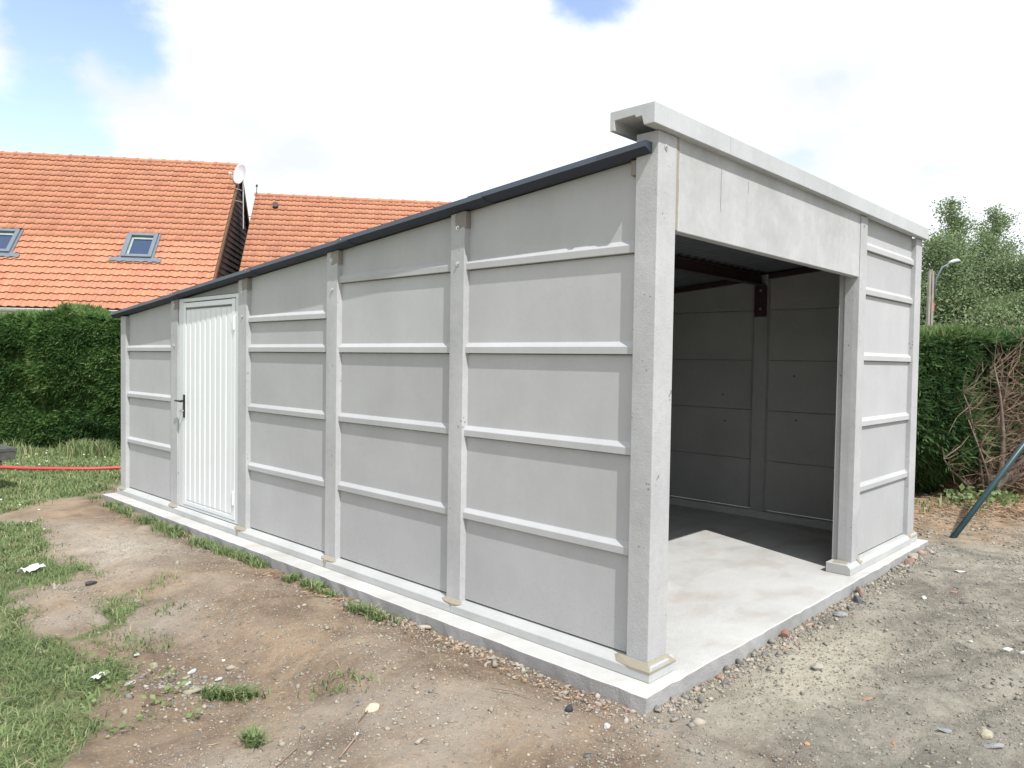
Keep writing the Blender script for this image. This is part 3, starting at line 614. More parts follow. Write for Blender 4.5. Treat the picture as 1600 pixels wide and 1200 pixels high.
for x0, x1 in ((WX-0.135, WX-0.079), (0.079, 0.135)):
    MB().hexa([(x0, 0.13, zr(0.13)-0.05), (x1, 0.13, zr(0.13)-0.05), (x1, 6.7, zr(6.7)-0.05), (x0, 6.7, zr(6.7)-0.05), (x0, 0.13, zr(0.13)-0.006), (x1, 0.13, zr(0.13)-0.006), (x1, 6.7, zr(6.7)-0.006), (x0, 6.7, zr(6.7)-0.006)]).build('wall_angle', M['steel'], G)
# small tie holes in the inner face of the right hand wall
for y, z in ((1.08, 1.43), (1.05, 1.00), (1.83, 1.22), (1.80, 0.95)):
    MB().tube([(WX-0.085, y, z), (WX-0.0765, y, z)] if 0 else [(WX-0.079, y, z), (WX-0.0735-0.0075, y, z)], [0.009, 0.008], 7).build('tie_hole', M['dark'], G)
# door
DY0, DY1, DZ0, DZ1 = 4.190, 5.410, 0.080, 2.084
D = MB()
fw = 0.075
def boxd(mb, a, b): return mb.box(a, b)
fr = MB().box((0.010, DY0, DZ0), (0.070, DY0+0.058, DZ1)).box((0.010, DY1-0.095, DZ0), (0.070, DY1, DZ1)).box((0.011, DY0+0.0585, DZ1-0.035), (0.070, DY1-0.0955, DZ1)).box((0.011, DY0+0.0585, DZ0), (0.070, DY1-0.0955, DZ0+0.022)).build('door_frame', M['doorframe'], G, bevel=0.004)
LA, LB, LZ0, LZ1 = DY0+0.066, DY1-0.103, DZ0+0.028, DZ1-0.042
leaf = MB().box((0.020, LA, LZ0), (0.058, LB, LZ1)).build('door', M['door'], G, bevel=0.002)
# raised border and ribs of the leaf
bo = MB().box((0.008, LA, LZ0), (0.0195, LA+0.060, LZ1)).box((0.008, LB-0.055, LZ0), (0.0195, LB, LZ1)).box((0.009, LA+0.0605, LZ0), (0.0195, LB-0.0555, LZ0+0.035)).build('leaf_border', M['door'], leaf, bevel=0.002)
nb = 9; w = (LB-0.055-LA-0.060)/nb
for i in range(nb):
    y0 = LA+0.060+w*i
    MB().prism([(0.0195, y0+0.004, LZ0+0.05), (0.0195, y0+w-0.004, LZ0+0.05), (0.011, y0+w-0.016, LZ0+0.052), (0.011, y0+0.016, LZ0+0.052)], [(0.0195, y0+0.004, LZ1-0.07), (0.0195, y0+w-0.004, LZ1-0.07), (0.011, y0+w-0.016, LZ1-0.072), (0.011, y0+0.016, LZ1-0.072)]).build('slat', M['door'], leaf)
MB().box((0.0125, LA+0.01, LZ1-0.062), (0.0192, LB-0.01, LZ1-0.050)).build('top_groove', M['black'], leaf)
MB().box((0.012, LA+0.004, LZ1-0.045), (0.0192, LB-0.004, LZ1-0.002)).build('top_rail', M['door'], leaf, bevel=0.001)
MB().box((0.0145, LA+0.02, LZ1+0.0005), (0.0192, LB-0.01, LZ1+0.0035)).build('top_gap', M['black'], leaf)
hy = LB-0.030
hb = MB().box((0.000, hy-0.018, 0.945), (0.0078, hy+0.018, 1.165)).tube([(0.001, hy, 1.105), (-0.045, hy, 1.105), (-0.052, hy-0.010, 1.105), (-0.054, hy-0.075, 1.103)], [0.010, 0.010, 0.010, 0.009], 8).tube([(-0.045, hy, 1.105), (-0.052, hy+0.075, 1.106)], [0.010, 0.008], 8).build('door_handle', M['black'], leaf, bevel=0.002)
MB().tube([(0.0, hy, 1.010), (-0.018, hy, 1.010)], 0.008, 8).box((-0.045, hy-0.002, 0.995), (-0.018, hy+0.002, 1.022)).tube([(-0.040, hy, 0.998), (-0.042, hy+0.02, 0.99), (-0.040, hy+0.045, 1.005)], 0.004, 5).build('key', M['zinc'], hb)
for hz in (1.83, 0.305):
    MB().tube([(-0.001, LA+0.004, hz-0.06), (-0.001, LA+0.004, hz+0.06)], 0.010, 8).box((0.001, LA+0.006, hz-0.05), (0.0078, LA+0.045, hz+0.05)).build('hinge', M['door'], leaf)

# ---------------------------------------------------------------- houses
def house(name, loc, rz, ez, h, rise, x0, x1, rows, label, tilew=0.235, keep=0, win=(), boards=True, gable_side='R', vent=None):
    root = empty(name, (loc[0], loc[1], 0), rz, label, 'house', 'orange roofed houses behind the hedge')
    sl_ = math.hypot(h, rise); c, s = h/sl_, rise/sl_
    def rp(x, q, n=0): return (x, q*c - n*s, ez + q*s + n*c)      # point on the front roof slope
    # walls
    wx0, wx1 = x0+0.15, x1-0.15
    MB().box((wx0, 0.35, -0.3), (wx1, 2*h-0.35, ez+0.25)).build('wall', M['wall'], root)
    rf = MB().prism([(x0, -0.02, ez-0.02), (x0, h, ez+rise-0.03), (x0, 2*h+0.02, ez-0.02), (x0, 2*h+0.02, ez-0.10), (x0, h, ez+rise-0.13), (x0, -0.02, ez-0.10)], [(x1, -0.02, ez-0.02), (x1, h, ez+rise-0.03), (x1, 2*h+0.02, ez-0.02), (x1, 2*h+0.02, ez-0.10), (x1, h, ez+rise-0.13), (x1, -0.02, ez-0.10)]).build('roof', M['verge'], root)
    MB().box((x0, 2*h-0.0, ez-0.05), (x1, 2*h+0.1, ez)).build('rear_eave', M['verge'], root)
    # rear slope covering
    MB().prism([(x0, h+0.02, ez+rise), (x1, h+0.02, ez+rise), (x1, 2*h+0.1, ez-0.05), (x0, 2*h+0.1, ez-0.05)], [(x0, h+0.02, ez+rise+0.05), (x1, h+0.02, ez+rise+0.05), (x1, 2*h+0.1, ez), (x0, 2*h+0.1, ez)]).build('rear_slope', M['tile'], root)
    # gable cladding
    nbd = 26
    for sd, gx in (('L', x0+0.10), ('R', x1-0.10)):
        full = boards and sd == gable_side
        if not full:
            MB().prism([(gx-0.02, 0.3, ez-0.05), (gx-0.02, h, ez+rise-0.16), (gx-0.02, 2*h-0.3, ez-0.05)], [(gx+0.02, 0.3, ez-0.05), (gx+0.02, h, ez+rise-0.16), (gx+0.02, 2*h-0.3, ez-0.05)]).build('gable_wall', M['board'], root); continue
        bh = (rise-0.15)/nbd
        for k in range(nbd):
            za, zb2 = ez-0.05+k*bh, ez-0.05+(k+1)*bh+0.02
            def yy(z): return max(0.02, (z-ez+0.13)/rise*h)
            ya, yb = yy(za), yy(zb2)
            if yb >= h-0.03: yb = h-0.03
            if ya >= h-0.05: continue
            dx = 0.035
            MB().hexa([(gx, ya, za), (gx+dx, ya, za), (gx+dx, 2*h-ya, za), (gx, 2*h-ya, za), (gx, yb, zb2), (gx+0.008, yb, zb2), (gx+0.008, 2*h-yb, zb2), (gx, 2*h-yb, zb2)]).build('board', M['board'], root)
    for gx in (x0-0.03, x1+0.005):
        MB().prism([(gx, -0.06, ez-0.09), (gx, h, ez+rise-0.07), (gx, h, ez+rise-0.27), (gx, 0.10, ez-0.12)], [(gx+0.028, -0.06, ez-0.09), (gx+0.028, h, ez+rise-0.07), (gx+0.028, h, ez+rise-0.27), (gx+0.028, 0.10, ez-0.12)]).build('verge_board', M['verge'], root)
        MB().prism([(gx, 2*h+0.06, ez-0.09), (gx, h, ez+rise-0.07), (gx, h, ez+rise-0.27), (gx, 2*h-0.10, ez-0.12)], [(gx+0.028, 2*h+0.06, ez-0.09), (gx+0.028, h, ez+rise-0.07), (gx+0.028, h, ez+rise-0.27), (gx+0.028, 2*h-0.10, ez-0.12)]).build('verge_board', M['verge'], root)
    # tiles on the front slope
    e = sl_/rows; tl = e+0.05
    prof = [(0.0, 0.000), (0.04, 0.0), (0.16, 0.003), (0.36, 0.003), (0.50, 0.0), (0.60, 0.010), (0.74, 0.022), (0.88, 0.022), (1.0, 0.010)]
    prof = [(a*1.02, b) for a, b in prof]
    th = 0.016; npf = len(prof)
    # local tile: origin lower left, x across, y up the slope, z normal; lower edge lifted over the row below
    tv = []
    for (yv, lift) in ((0.0, 0.046), (tl, 0.004)):
        for dz in (0.0, th):
            for (a, b) in prof: tv.append((a*tilew, yv + (0.010*math.cos(a*6.28) if yv == 0 else 0), lift+b+dz))
    tf = []
    q = npf
    for i in range(npf-1):
        tf.append((q+i, q+i+1, 3*q+i+1, 3*q+i)); tf.append((i, i+1, q+i+1, q+i))
    tf.append((0, q, 3*q, 2*q)); tf.append((npf-1, 2*q+q-1, 4*q-1, 2*q-1))
    tm = bpy.data.meshes.new('roof_tile'); tm.from_pydata(tv, [], tf); tm.materials.append(M['tile'])
    tri = []
    for f in tf: tri += [(f[0], f[1], f[2]), (f[0], f[2], f[3])]
    tri = np.array(tri); tva = np.array(tv)
    ncol = int(math.floor((x1-x0)/tilew))
    rot = math.atan2(rise, h)
    JV, JF, JT = [], [], []; cnt = 0
    def hidden(xc, q0):
        for (wa, wb, qa, qb) in win:
            if wa-0.02 < xc < wb+0.02 and qa-0.02 < q0+e*0.5 < qb+0.02: return True
        return False
    for r in range(rows):
        for cidx in range(ncol):
            xr = x1-(cidx+1)*tilew if gable_side == 'R' else x0+cidx*tilew
            if hidden(xr+tilew/2, r*e): continue
            p = rp(xr, r*e, random.uniform(0, 0.005))
            if r*36+cidx >= 0 and cidx < 27 and cnt < keep and r < 11:
                o = bpy.data.objects.new('roof_tile', tm); COL.objects.link(o); o.parent = root
                o.location = p; o.rotation_euler = (rot + random.uniform(-.006, .006), random.uniform(-.008, .008), random.uniform(-.006, .006)); cnt += 1
            else:
                b0 = sum(len(v) for v in JV)
                vv = tva.copy(); ca, sa = math.cos(rot), math.sin(rot)
                y2 = vv[:, 1]*ca - vv[:, 2]*sa; z2 = vv[:, 1]*sa + vv[:, 2]*ca
                vv = np.stack([vv[:, 0]+p[0], y2+p[1], z2+p[2]], 1)
                JF.append(tri+len(JV)*len(tva)); JV.append(vv); JT.append(np.full(len(tva), random.random()))
    o = npmesh('upper_tiles', np.concatenate(JV), np.concatenate(JF), M['tile'], root, attr={'tint': np.concatenate(JT), 'joined': np.ones(len(JV)*len(tva))}); o['kind'] = 'stuff'
    # ridge tiles
    L_ = x1-x0; k = int(L_/0.42); w = L_/k
    rm = MB(); n = 8
    for (xx, r_) in ((-0.03, 0.125), (0.05, 0.128), (0.051, 0.108), (w, 0.100)):
        for i in range(n+1):
            t = math.pi*(-0.12 + 1.24*i/n); rm.v.append((xx, -math.cos(t)*r_, math.sin(t)*r_*0.9-0.05))
    for j in range(3):
        for i in range(n): rm.f.append((j*(n+1)+i, j*(n+1)+i+1, (j+1)*(n+1)+i+1, (j+1)*(n+1)+i))
    me = bpy.data.meshes.new('ridge_tile'); me.from_pydata(rm.v, [], rm.f); me.materials.append(M['tile'])
    for i in range(k):
        o = bpy.data.objects.new('ridge_tile', me); COL.objects.link(o); o.parent = root; o.location = (x0+w*i, h, ez+rise+0.055+random.uniform(-.004, .004))
    # gutter
    gm_ = MB(); n = 8; yg = -0.10
    for xx in (x0-0.05, x1+0.05):
        for i in range(n+1):
            t = math.pi*i/n; gm_.v.append((xx, yg-math.cos(t)*0.075, ez-0.03-math.sin(t)*0.07))
    for i in range(n): gm_.f.append((i, i+1, n+1+i+1, n+1+i))
    gm_.tube([(x0-0.05, yg-0.075, ez-0.028), (x1+0.05, yg-0.075, ez-0.028)], 0.011, 6)
    gm_.build('gutter', M['white'], root, smooth=True)
    MB().box((x0, 0.02, ez-0.20), (x1, 0.05, ez-0.045)).build('fascia', M['white'], root)
    # roof windows: frame > pane
    for (wa, wb, qa, qb) in win:
        def bar(m_, xa, xb, q0, q1, n0, n1):
            m_.hexa([rp(xa, q0, n0), rp(xb, q0, n0), rp(xb, q1, n0), rp(xa, q1, n0), rp(xa, q0, n1), rp(xb, q0, n1), rp(xb, q1, n1), rp(xa, q1, n1)]); return m_
        fwid = 0.11
        fm = MB(); bar(fm, wa, wa+fwid, qa, qb, 0.0, 0.155); bar(fm, wb-fwid, wb, qa, qb, 0.0, 0.155); bar(fm, wa+fwid+.001, wb-fwid-.001, qa, qa+fwid, 0.0, 0.152); bar(fm, wa+fwid+.001, wb-fwid-.001, qb-fwid, qb, 0, 0.158)
        fo_ = fm.build('roof_window', M['lead'], root, bevel=0.008)
        bar(MB(), wa+fwid, wb-fwid, qa+fwid, qb-fwid, 0.03, 0.045).build('pane', M['glass'], fo_)
        bar(MB(), wa+fwid, wb-fwid, qb-fwid-0.09, qb-fwid-0.001, 0.046, 0.070).build('inner_sash', M['blind'], fo_)
        bar(MB(), wa+fwid+0.001, wa+fwid+0.06, qa+fwid, qb-fwid-0.091, 0.046, 0.070).build('inner_sash', M['blind'], fo_)
        ap = MB()
        for i in range(12):
            xa = wa-0.32+(wb-wa+0.62)*i/12; xb = wa-0.32+(wb-wa+0.62)*(i+1)/12; dq = 0.02*math.sin(i*2.6)
            bar(ap, xa, xb, qa-0.17+dq, qa-0.03 if i in (0, 11) else qa+0.01, 0.070, 0.100)
        bar(ap, wa-0.06, wa-0.001, qa-0.02, qb+0.05, 0.02, 0.09); bar(ap, wb+0.001, wb+0.06, qa-0.02, qb+0.05, 0.02, 0.09)
        ap.build('flashing', M['lead'], fo_)
    if vent:
        p = rp(vent[0], vent[1], 0.03); MB().tube([p, (p[0], p[1]-0.05, p[2]+0.10), (p[0], p[1]-0.10, p[2]+0.12)], [0.09, 0.10, 0.11], 8).build('roof_vent', M['steel'], root)
    return root
rzH = rad(-37.9)
H1 = house('house', (6.71, 19.59), rzH, 2.80, 4.9, 5.4, -9.4, 0.0, 26, 'house with orange tiled roof, two roof windows and dark boarded gable behind the tall hedge', keep=290, win=((-2.76, -1.90, 2.17, 3.27), (-6.74, -5.86, 2.20, 3.24)))
H2 = house('house', (7.52, 19.97), rzH, 2.15, 4.7, 5.17, 0.0, 9.6, 25, 'farther house whose weathered orange roof without windows shows above the middle of the garage', keep=0, gable_side='L', boards=False, vent=(0.77, 6.28))
MB().tube([(0.05, 4.6, 7.3), (0.05, 4.6, 7.62), (0.05, 4.6, 7.63), (0.05, 4.6, 7.70)], [0.015, 0.015, 0.05, 0.03], 6).build('finial', M['steel'], H2)

# satellite dish by the ridge end
def dish():
    c = Vector((9.29, 22.69, 7.75)); n = Vector((-0.93, -0.30, 0.20)).normalized()
    side = n.cross(Vector((0, 0, 1))).normalized(); upv = side.cross(n)
    root = empty('satellite_dish', (c.x, c.y, 0), 0, 'pale oval satellite dish on a mast at the gable end of the orange roof', 'satellite dish')
    org = (c.x, c.y, 0)
    rings, seg = 6, 24; mb = MB(); 
    for off in (0.0, -0.012):
        mb.v.append(tuple(c - n*(0.09-off)))
        for i in range(1, rings+1):
            r = i/rings
            for k in range(seg):
                t = 2*math.pi*k/seg; mb.v.append(tuple(c + side*(0.29*r*math.cos(t)) + upv*(0.385*r*math.sin(t)) - n*(0.09*(1-r*r)-off)))
    base2 = 1+rings*seg
    for b, fl in ((0, 1), (base2, -1)):
        for k in range(seg): mb.f.append((b, b+1+k, b+1+(k+1) % seg))
        for i in range(rings-1):
            for k in range(seg): mb.f.append((b+1+i*seg+k, b+1+(i+1)*seg+k, b+1+(i+1)*seg+(k+1) % seg, b+1+i*seg+(k+1) % seg))
    for k in range(seg): mb.f.append((1+(rings-1)*seg+k, base2+1+(rings-1)*seg+k, base2+1+(rings-1)*seg+(k+1) % seg, 1+(rings-1)*seg+(k+1) % seg))
    mb.build('reflector', M['dish'], root, smooth=True, org=org)
    arm = c + n*0.42 - upv*0.16
    MB().tube([c-upv*0.36, c - upv*0.38 + n*0.15, arm], 0.014, 6).build('arm', M['zinc'], root, org=org)
    MB().tube([arm, arm - n*0.09], [0.045, 0.035], 8).build('receiver', M['white'], root, org=org)
    back = c - n*0.16
    MB().tube([(back.x, back.y, 7.85), (back.x+0.02, back.y, 5.9)], 0.024, 8).build('mast', M['zinc'], root, org=org)
    MB().tube([back, c - n*0.09], 0.03, 6).build('mount', M['zinc'], root, org=org)
    for z in (7.2, 6.8): MB().tube([(back.x, back.y, z), (back.x-0.42, back.y-0.10, z+0.02)], 0.013, 6).build('wall_stay', M['zinc'], root, org=org)
dish()
tag(MB().tube([(9.9, 23.2, 6.45), (10.3, 22.9, 6.42), (10.75, 22.8, 6.50)], 0.012, 5).build('wire', M['cable']), 'thin dark wire strung between the two orange roofed houses', 'wire')

# ---------------------------------------------------------------- foliage tools
def sprays(P, Nrm, size, droop=0.3, k=3, spread=0.9, width=0.28):
    """fans of narrow leaf triangles at points P pointing along Nrm"""
    n = len(P); V, Fc, T = [], [], []
    Nn = Nrm/np.linalg.norm(Nrm, axis=1, keepdims=True)
    rnd = rng.normal(size=(n, 3)); side = np.cross(Nn, rnd); side /= np.linalg.norm(side, axis=1, keepdims=True)
    tint0 = rng.random(n)
    vs = []; 
    for j in range(k):
        a = (j-(k-1)/2)*spread/max(1, k-1)*1.2
        d = Nn*math.cos(a)+side*math.sin(a) + rng.normal(scale=0.18, size=(n, 3)); d[:, 2] -= droop*rng.random(n)
        d /= np.linalg.norm(d, axis=1, keepdims=True)
        wv = np.cross(d, rng.normal(size=(n, 3))); wv /= np.linalg.norm(wv, axis=1, keepdims=True)
        L_ = (size*(0.6+0.8*rng.random(n)))[:, None]; w = L_*width
        A = P; B = P + d*L_*0.55 + wv*w*0.5; Cc = P + d*L_; D = P + d*L_*0.55 - wv*w*0.5
        vs.append(np.stack([A, B, Cc, D], 1))
    V = np.concatenate(vs, 1).reshape(-1, 3)   # n*(4k)
    b = (np.arange(n*k)*4)[:, None]
    F = np.concatenate([b+np.array([[0, 1, 2]]), b+np.array([[0, 2, 3]])])
    return V, F, np.repeat(tint0, 4*k)
def leafquads(P, size, aspect=0.6):
    n = len(P); d = rng.normal(size=(n, 3)); d[:, 2] *= 0.7; d /= np.linalg.norm(d, axis=1, keepdims=True)
    w = np.cross(d, rng.normal(size=(n, 3))); w /= np.linalg.norm(w, axis=1, keepdims=True)
    s = (size*(0.6+0.8*rng.random(n)))[:, None]
    V = np.stack([P, P+d*s*0.5+w*s*aspect*0.5, P+d*s, P+d*s*0.5-w*s*aspect*0.5], 1).reshape(-1, 3)
    b = (np.arange(n)*4)[:, None]; F = np.concatenate([b+np.array([[0, 1, 2]]), b+np.array([[0, 2, 3]])])
    return V, F
# hedge frames: u along camera right direction on the ground
HR = np.array([math.cos(YAW), math.sin(YAW), 0]); HF = np.array([-math.sin(YAW), math.cos(YAW), 0])
def cf(l, d, z=0): return np.array([CAM[0], CAM[1], 0]) + HR*l + HF*d + np.array([0, 0, z])

# tall green hedge at the left
def hedge_left():
    org = cf(-8.0, 12.9); root = empty('hedge', tuple(org), 0, 'tall dense clipped green conifer hedge below the orange roof', 'hedge')
    l0, l1, d0, zt, z0 = -12.5, -1.8, 12.65, 2.12, -0.10
    n = 85000
    l = rng.uniform(l0, l1, n); z = rng.uniform(z0, zt, n)
    def face(l, z): return d0 + 0.36*fbm(l*1.3, z*1.5, 4) + 0.10*np.abs(vn(l*3.1, z*3.7)) + 0.25*sst(1.7, 2.3, z)**2 + 0.15*sst(0.45, 0.0, z)
    def top(l): return zt + 0.10*fbm(l*2.2, l*0+3.3, 4) + 0.13*np.exp(-((l+7.5)/0.20)**2)
    d = face(l, z) + np.abs(rng.normal(scale=0.06, size=n))
    z = z*top(l)/zt
    P = cf(0, 0)[None] + HR[None]*l[:, None] + HF[None]*d[:, None]; P[:, 2] = z
    Nn = -HF[None] + rng.normal(scale=0.5, size=(n, 3)); Nn[:, 2] += 0.35
    nt_ = 14000; lt = rng.uniform(l0, l1, nt_); dt = rng.uniform(d0+0.05, d0+1.2, nt_)
    Pt = cf(0, 0)[None] + HR[None]*lt[:, None] + HF[None]*dt[:, None]; Pt[:, 2] = top(lt) - 0.03 + 0.05*rng.random(nt_)
    Nt = rng.normal(scale=0.5, size=(nt_, 3)); Nt[:, 2] += 1.1
    V, F, T = sprays(np.concatenate([P, Pt]) - org, np.concatenate([Nn, Nt]), 0.11, k=5, width=0.17, droop=0.7)
    pz = (V[:, 2]); cl = fbm((V@HR)*1.3, pz*1.3, 3)*0.45
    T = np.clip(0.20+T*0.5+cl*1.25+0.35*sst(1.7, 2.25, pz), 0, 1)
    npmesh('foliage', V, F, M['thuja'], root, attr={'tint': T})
    # dark box added inside the foliage to block light
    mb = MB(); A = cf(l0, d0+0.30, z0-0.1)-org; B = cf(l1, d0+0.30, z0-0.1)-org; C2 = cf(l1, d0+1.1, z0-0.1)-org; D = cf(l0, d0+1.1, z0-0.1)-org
    mb.hexa([tuple(p) for p in (A, B, C2, D)] + [tuple(p+np.array([0, 0, zt-0.02])) for p in (A, B, C2, D)]); mb.build('light_block_core', M['core'], root)
    return root
hedge_left()

# dying hedge at the right
def hedge_right():
    org = cf(5.9, 9.5); root = empty('hedge', tuple(org), 0, 'half dead conifer hedge with bare brown branches right of the garage', 'hedge')
    n = 30000
    l = rng.uniform(4.3, 11.5, n); z = rng.uniform(-0.1, 1.86, n)
    dead = sst(5.5, 6.5, l + 0.35*(1.0-z) + 0.5*fbm(l*2, z*2, 3)) * sst(1.86, 1.45, z)
    keep = rng.random(n) > dead*0.93
    l, z = l[keep], z[keep]; n = len(l)
    d = 9.25 + 0.35*fbm(l*1.4, z*1.6, 4) + 0.35*sst(0.6, 0, z) + np.abs(rng.normal(scale=0.10, size=n)) + 0.25*sst(5.3, 6.2, l)
    P = cf(0, 0)[None] + HR[None]*l[:, None] + HF[None]*d[:, None]; P[:, 2] = z*(1+0.04*fbm(l*2, l*0, 3))
    Nn = -HF[None] + rng.normal(scale=0.55, size=(n, 3)); Nn[:, 2] += 0.4
    nt_ = 9000; lt = rng.uniform(4.3, 11.5, nt_); dt = rng.uniform(9.3, 10.3, nt_)
    Pt = cf(0, 0)[None] + HR[None]*lt[:, None] + HF[None]*dt[:, None]; Pt[:, 2] = 1.85 + 0.12*fbm(lt*2, lt*0+1, 4) + 0.06*rng.random(nt_)
    Nt = rng.normal(scale=0.5, size=(nt_, 3)); Nt[:, 2] += 1.0
    V, F, T = sprays(np.concatenate([P, Pt]) - org, np.concatenate([Nn, Nt]), 0.15, k=5, width=0.13, droop=0.8)
    cl = fbm((V@HR)*1.6, V[:, 2]*1.6, 3)*0.5
    T = np.clip(0.22+T*0.55+cl+0.25*sst(1.7, 2.0, V[:, 2]), 0, 1)
    npmesh('foliage', V, F, M['thuja2'], root, attr={'tint': T})
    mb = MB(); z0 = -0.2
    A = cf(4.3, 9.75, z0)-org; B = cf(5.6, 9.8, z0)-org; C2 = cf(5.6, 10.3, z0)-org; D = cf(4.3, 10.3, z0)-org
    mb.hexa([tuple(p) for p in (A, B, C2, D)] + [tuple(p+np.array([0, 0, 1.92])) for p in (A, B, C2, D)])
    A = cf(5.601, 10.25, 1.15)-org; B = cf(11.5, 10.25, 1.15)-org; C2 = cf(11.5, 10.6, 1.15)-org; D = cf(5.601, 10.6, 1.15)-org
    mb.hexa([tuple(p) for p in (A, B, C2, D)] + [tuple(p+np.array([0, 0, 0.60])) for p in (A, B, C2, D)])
    mb.build('light_block_core', M['core'], root)  # dark boxes added behind the foliage to stop light coming through
    # bare main branches fanning out from the stump
    base = cf(5.90, 9.35, -0.15)-org
    def branch(p0, tip, r0, r1, bend=0.12, name='branch', mat='bark', seg=6):
        p0 = Vector(p0); tip = Vector(tip); mid = (p0+tip)/2 + Vector((random.uniform(-1, 1), random.uniform(-1, 1), random.uniform(-.3, .6)))*bend
        pts = []
        for i in range(seg+1):
            t = i/seg; p = p0*(1-t)**2 + mid*2*t*(1-t) + tip*t*t; pts.append(p + Vector((random.uniform(-1, 1), random.uniform(-1, 1), random.uniform(-1, 1)))*0.012*(0 < i < seg))
        MB().tube(pts, [r0+(r1-r0)*i/seg for i in range(seg+1)], 7).build(name, M[mat], root, smooth=True)
        return pts
    tips = [(5.15, 9.0, 0.45), (5.35, 9.0, 1.25), (5.45, 9.1, 1.0), (5.75, 9.05, 1.55), (5.95, 9.1, 1.45), (6.3, 9.0, 1.50), (6.7, 8.95, 1.35), (6.85, 9.0, 1.75), (7.0, 9.0, 0.95), (6.55, 8.9, 0.75), (7.2, 9.0, 1.45), (6.2, 9.3, 1.9)]
    stems = []
    for i, (a, b, c) in enumerate(tips):
        stems.append(branch(base+np.array([random.uniform(-.06, .06), random.uniform(-.06, .06), 0]), cf(a, b, c)-org, random.choice((0.018, 0.024, 0.045)), 0.006, 0.3))
    tw = MB()
    for i in range(3200):
        if i < 420:
            st = random.choice(stems); p = st[random.randint(2, len(st)-1)]; L0 = random.uniform(0.15, 0.5)
        else:
            l = random.uniform(5.7, 8.6); p = Vector(tuple(cf(l, random.uniform(9.15, 9.9), random.uniform(0.05, 1.75))-org)); L0 = random.uniform(0.2, 0.65)
        d = Vector(tuple(HR*random.uniform(-0.2, 1.0) - HF*random.uniform(-.3, .6))) + Vector((0, 0, random.uniform(-.35, 1.0))); d.normalize(); w0 = random.choice((0.0025, 0.003, 0.004, 0.007))
        q = p + d*L0*0.5 + Vector((random.uniform(-1, 1), random.uniform(-1, 1), random.uniform(-1, 1)))*0.05; e = p + d*L0
        tw.tube([p, q, e], [w0, w0*0.7, w0*0.25], 4, cap=False)
    o = tw.build('twigs', M['deadwood'], root); o['kind'] = 'stuff'
    # heap of dead foliage at the right
    n = 42000; l = rng.uniform(5.5, 11, n); z = rng.random(n)**0.8
    hgt = 0.15 + 1.45*sst(5.3, 6.9, l)
    P = cf(0, 0)[None] + HR[None]*l[:, None] + HF[None]*(9.55 + 0.5*z - 0.45*(1-z)*sst(6, 8, l) + rng.normal(scale=0.12, size=n))[:, None]; P[:, 2] = -0.15 + z*hgt + rng.normal(scale=0.04, size=n)
    Nn = rng.normal(size=(n, 3)) - HF[None]*0.6; Nn[:, 2] += 0.1
    V, F, T = sprays(P-org, Nn, 0.13, k=4, width=0.07)
    o = npmesh('dead_foliage', V, F, M['straw'], root, attr={'tint': np.clip(0.15+T*0.85, 0, 1)}); o['kind'] = 'stuff'
hedge_right()

# ---------------------------------------------------------------- trees beyond the hedge
def tree(l, d, h, rx, mat, label, nleaf=9000, lean=0.0, z0=-0.5, narrow=0.5, leafs=0.105, name='birch_tree'):
    org = cf(l, d, z0); root = empty(name, tuple(org), 0, label, 'tree', 'trees standing beyond the right hedge')
    rs = random.Random(int(l*100+d))
    trunk = [(0, 0, 0), (lean*0.15+rs.uniform(-.1, .1), 0, h*0.3), (lean*0.45, 0, h*0.6), (lean, 0, h*0.97)]
    MB().tube(trunk, [0.15, 0.11, 0.07, 0.015], 8).build('trunk', M['poleC'] if name == 'birch_tree' else M['bark'], root, smooth=True)
    cl = []
    nl = 46
    lim = MB()
    for i in range(nl):
        f = 0.16+0.84*(i+0.5)/nl; prof = (math.sin(math.pi*min(1, (f-0.08)/0.92)**0.8)**0.6)*(1-f*narrow)+0.10
        a = rs.uniform(0, 6.28); r = rx*prof*rs.uniform(0.45, 1.0)
        p0 = (lean*f*f, 0, h*f*0.92); p1 = (lean*f*f+math.cos(a)*r, math.sin(a)*r, h*f+rs.uniform(-.1, .35)*r)
        lim.tube([p0, ((p0[0]+p1[0])/2, (p0[1]+p1[1])/2, (p0[2]+p1[2])/2+0.12), p1], [0.04*(1-f)+0.015, 0.02, 0.006], 5)
        cl.append((p1, r*0.5+0.25)); cl.append((((p0[0]+p1[0])/2, (p0[1]+p1[1])/2, (p0[2]+p1[2])/2), r*0.4+0.2))
    cl.append(((lean, 0, h), 0.3)); cl.append(((lean*1.05, 0, h*0.96), 0.4))
    lim.build('limbs', M['bark'], root)
    C = np.array([c[0] for c in cl]); Rr = np.array([c[1] for c in cl]); w = Rr**1.5; w /= w.sum()
    k = rng.choice(len(C), nleaf, p=w); off = rng.normal(size=(nleaf, 3))*0.5; off[:, 2] *= 0.8
    P = C[k] + off*Rr[k][:, None]
    V, F = leafquads(P, leafs, 0.65)
    t = np.repeat(np.clip(0.5+0.25*rng.normal(size=nleaf)*0.8 + (rng.random(len(C))[k]-0.5)*0.5, 0, 1), 4)
    npmesh('crown', V, F, M[mat], root, attr={'tint': t})
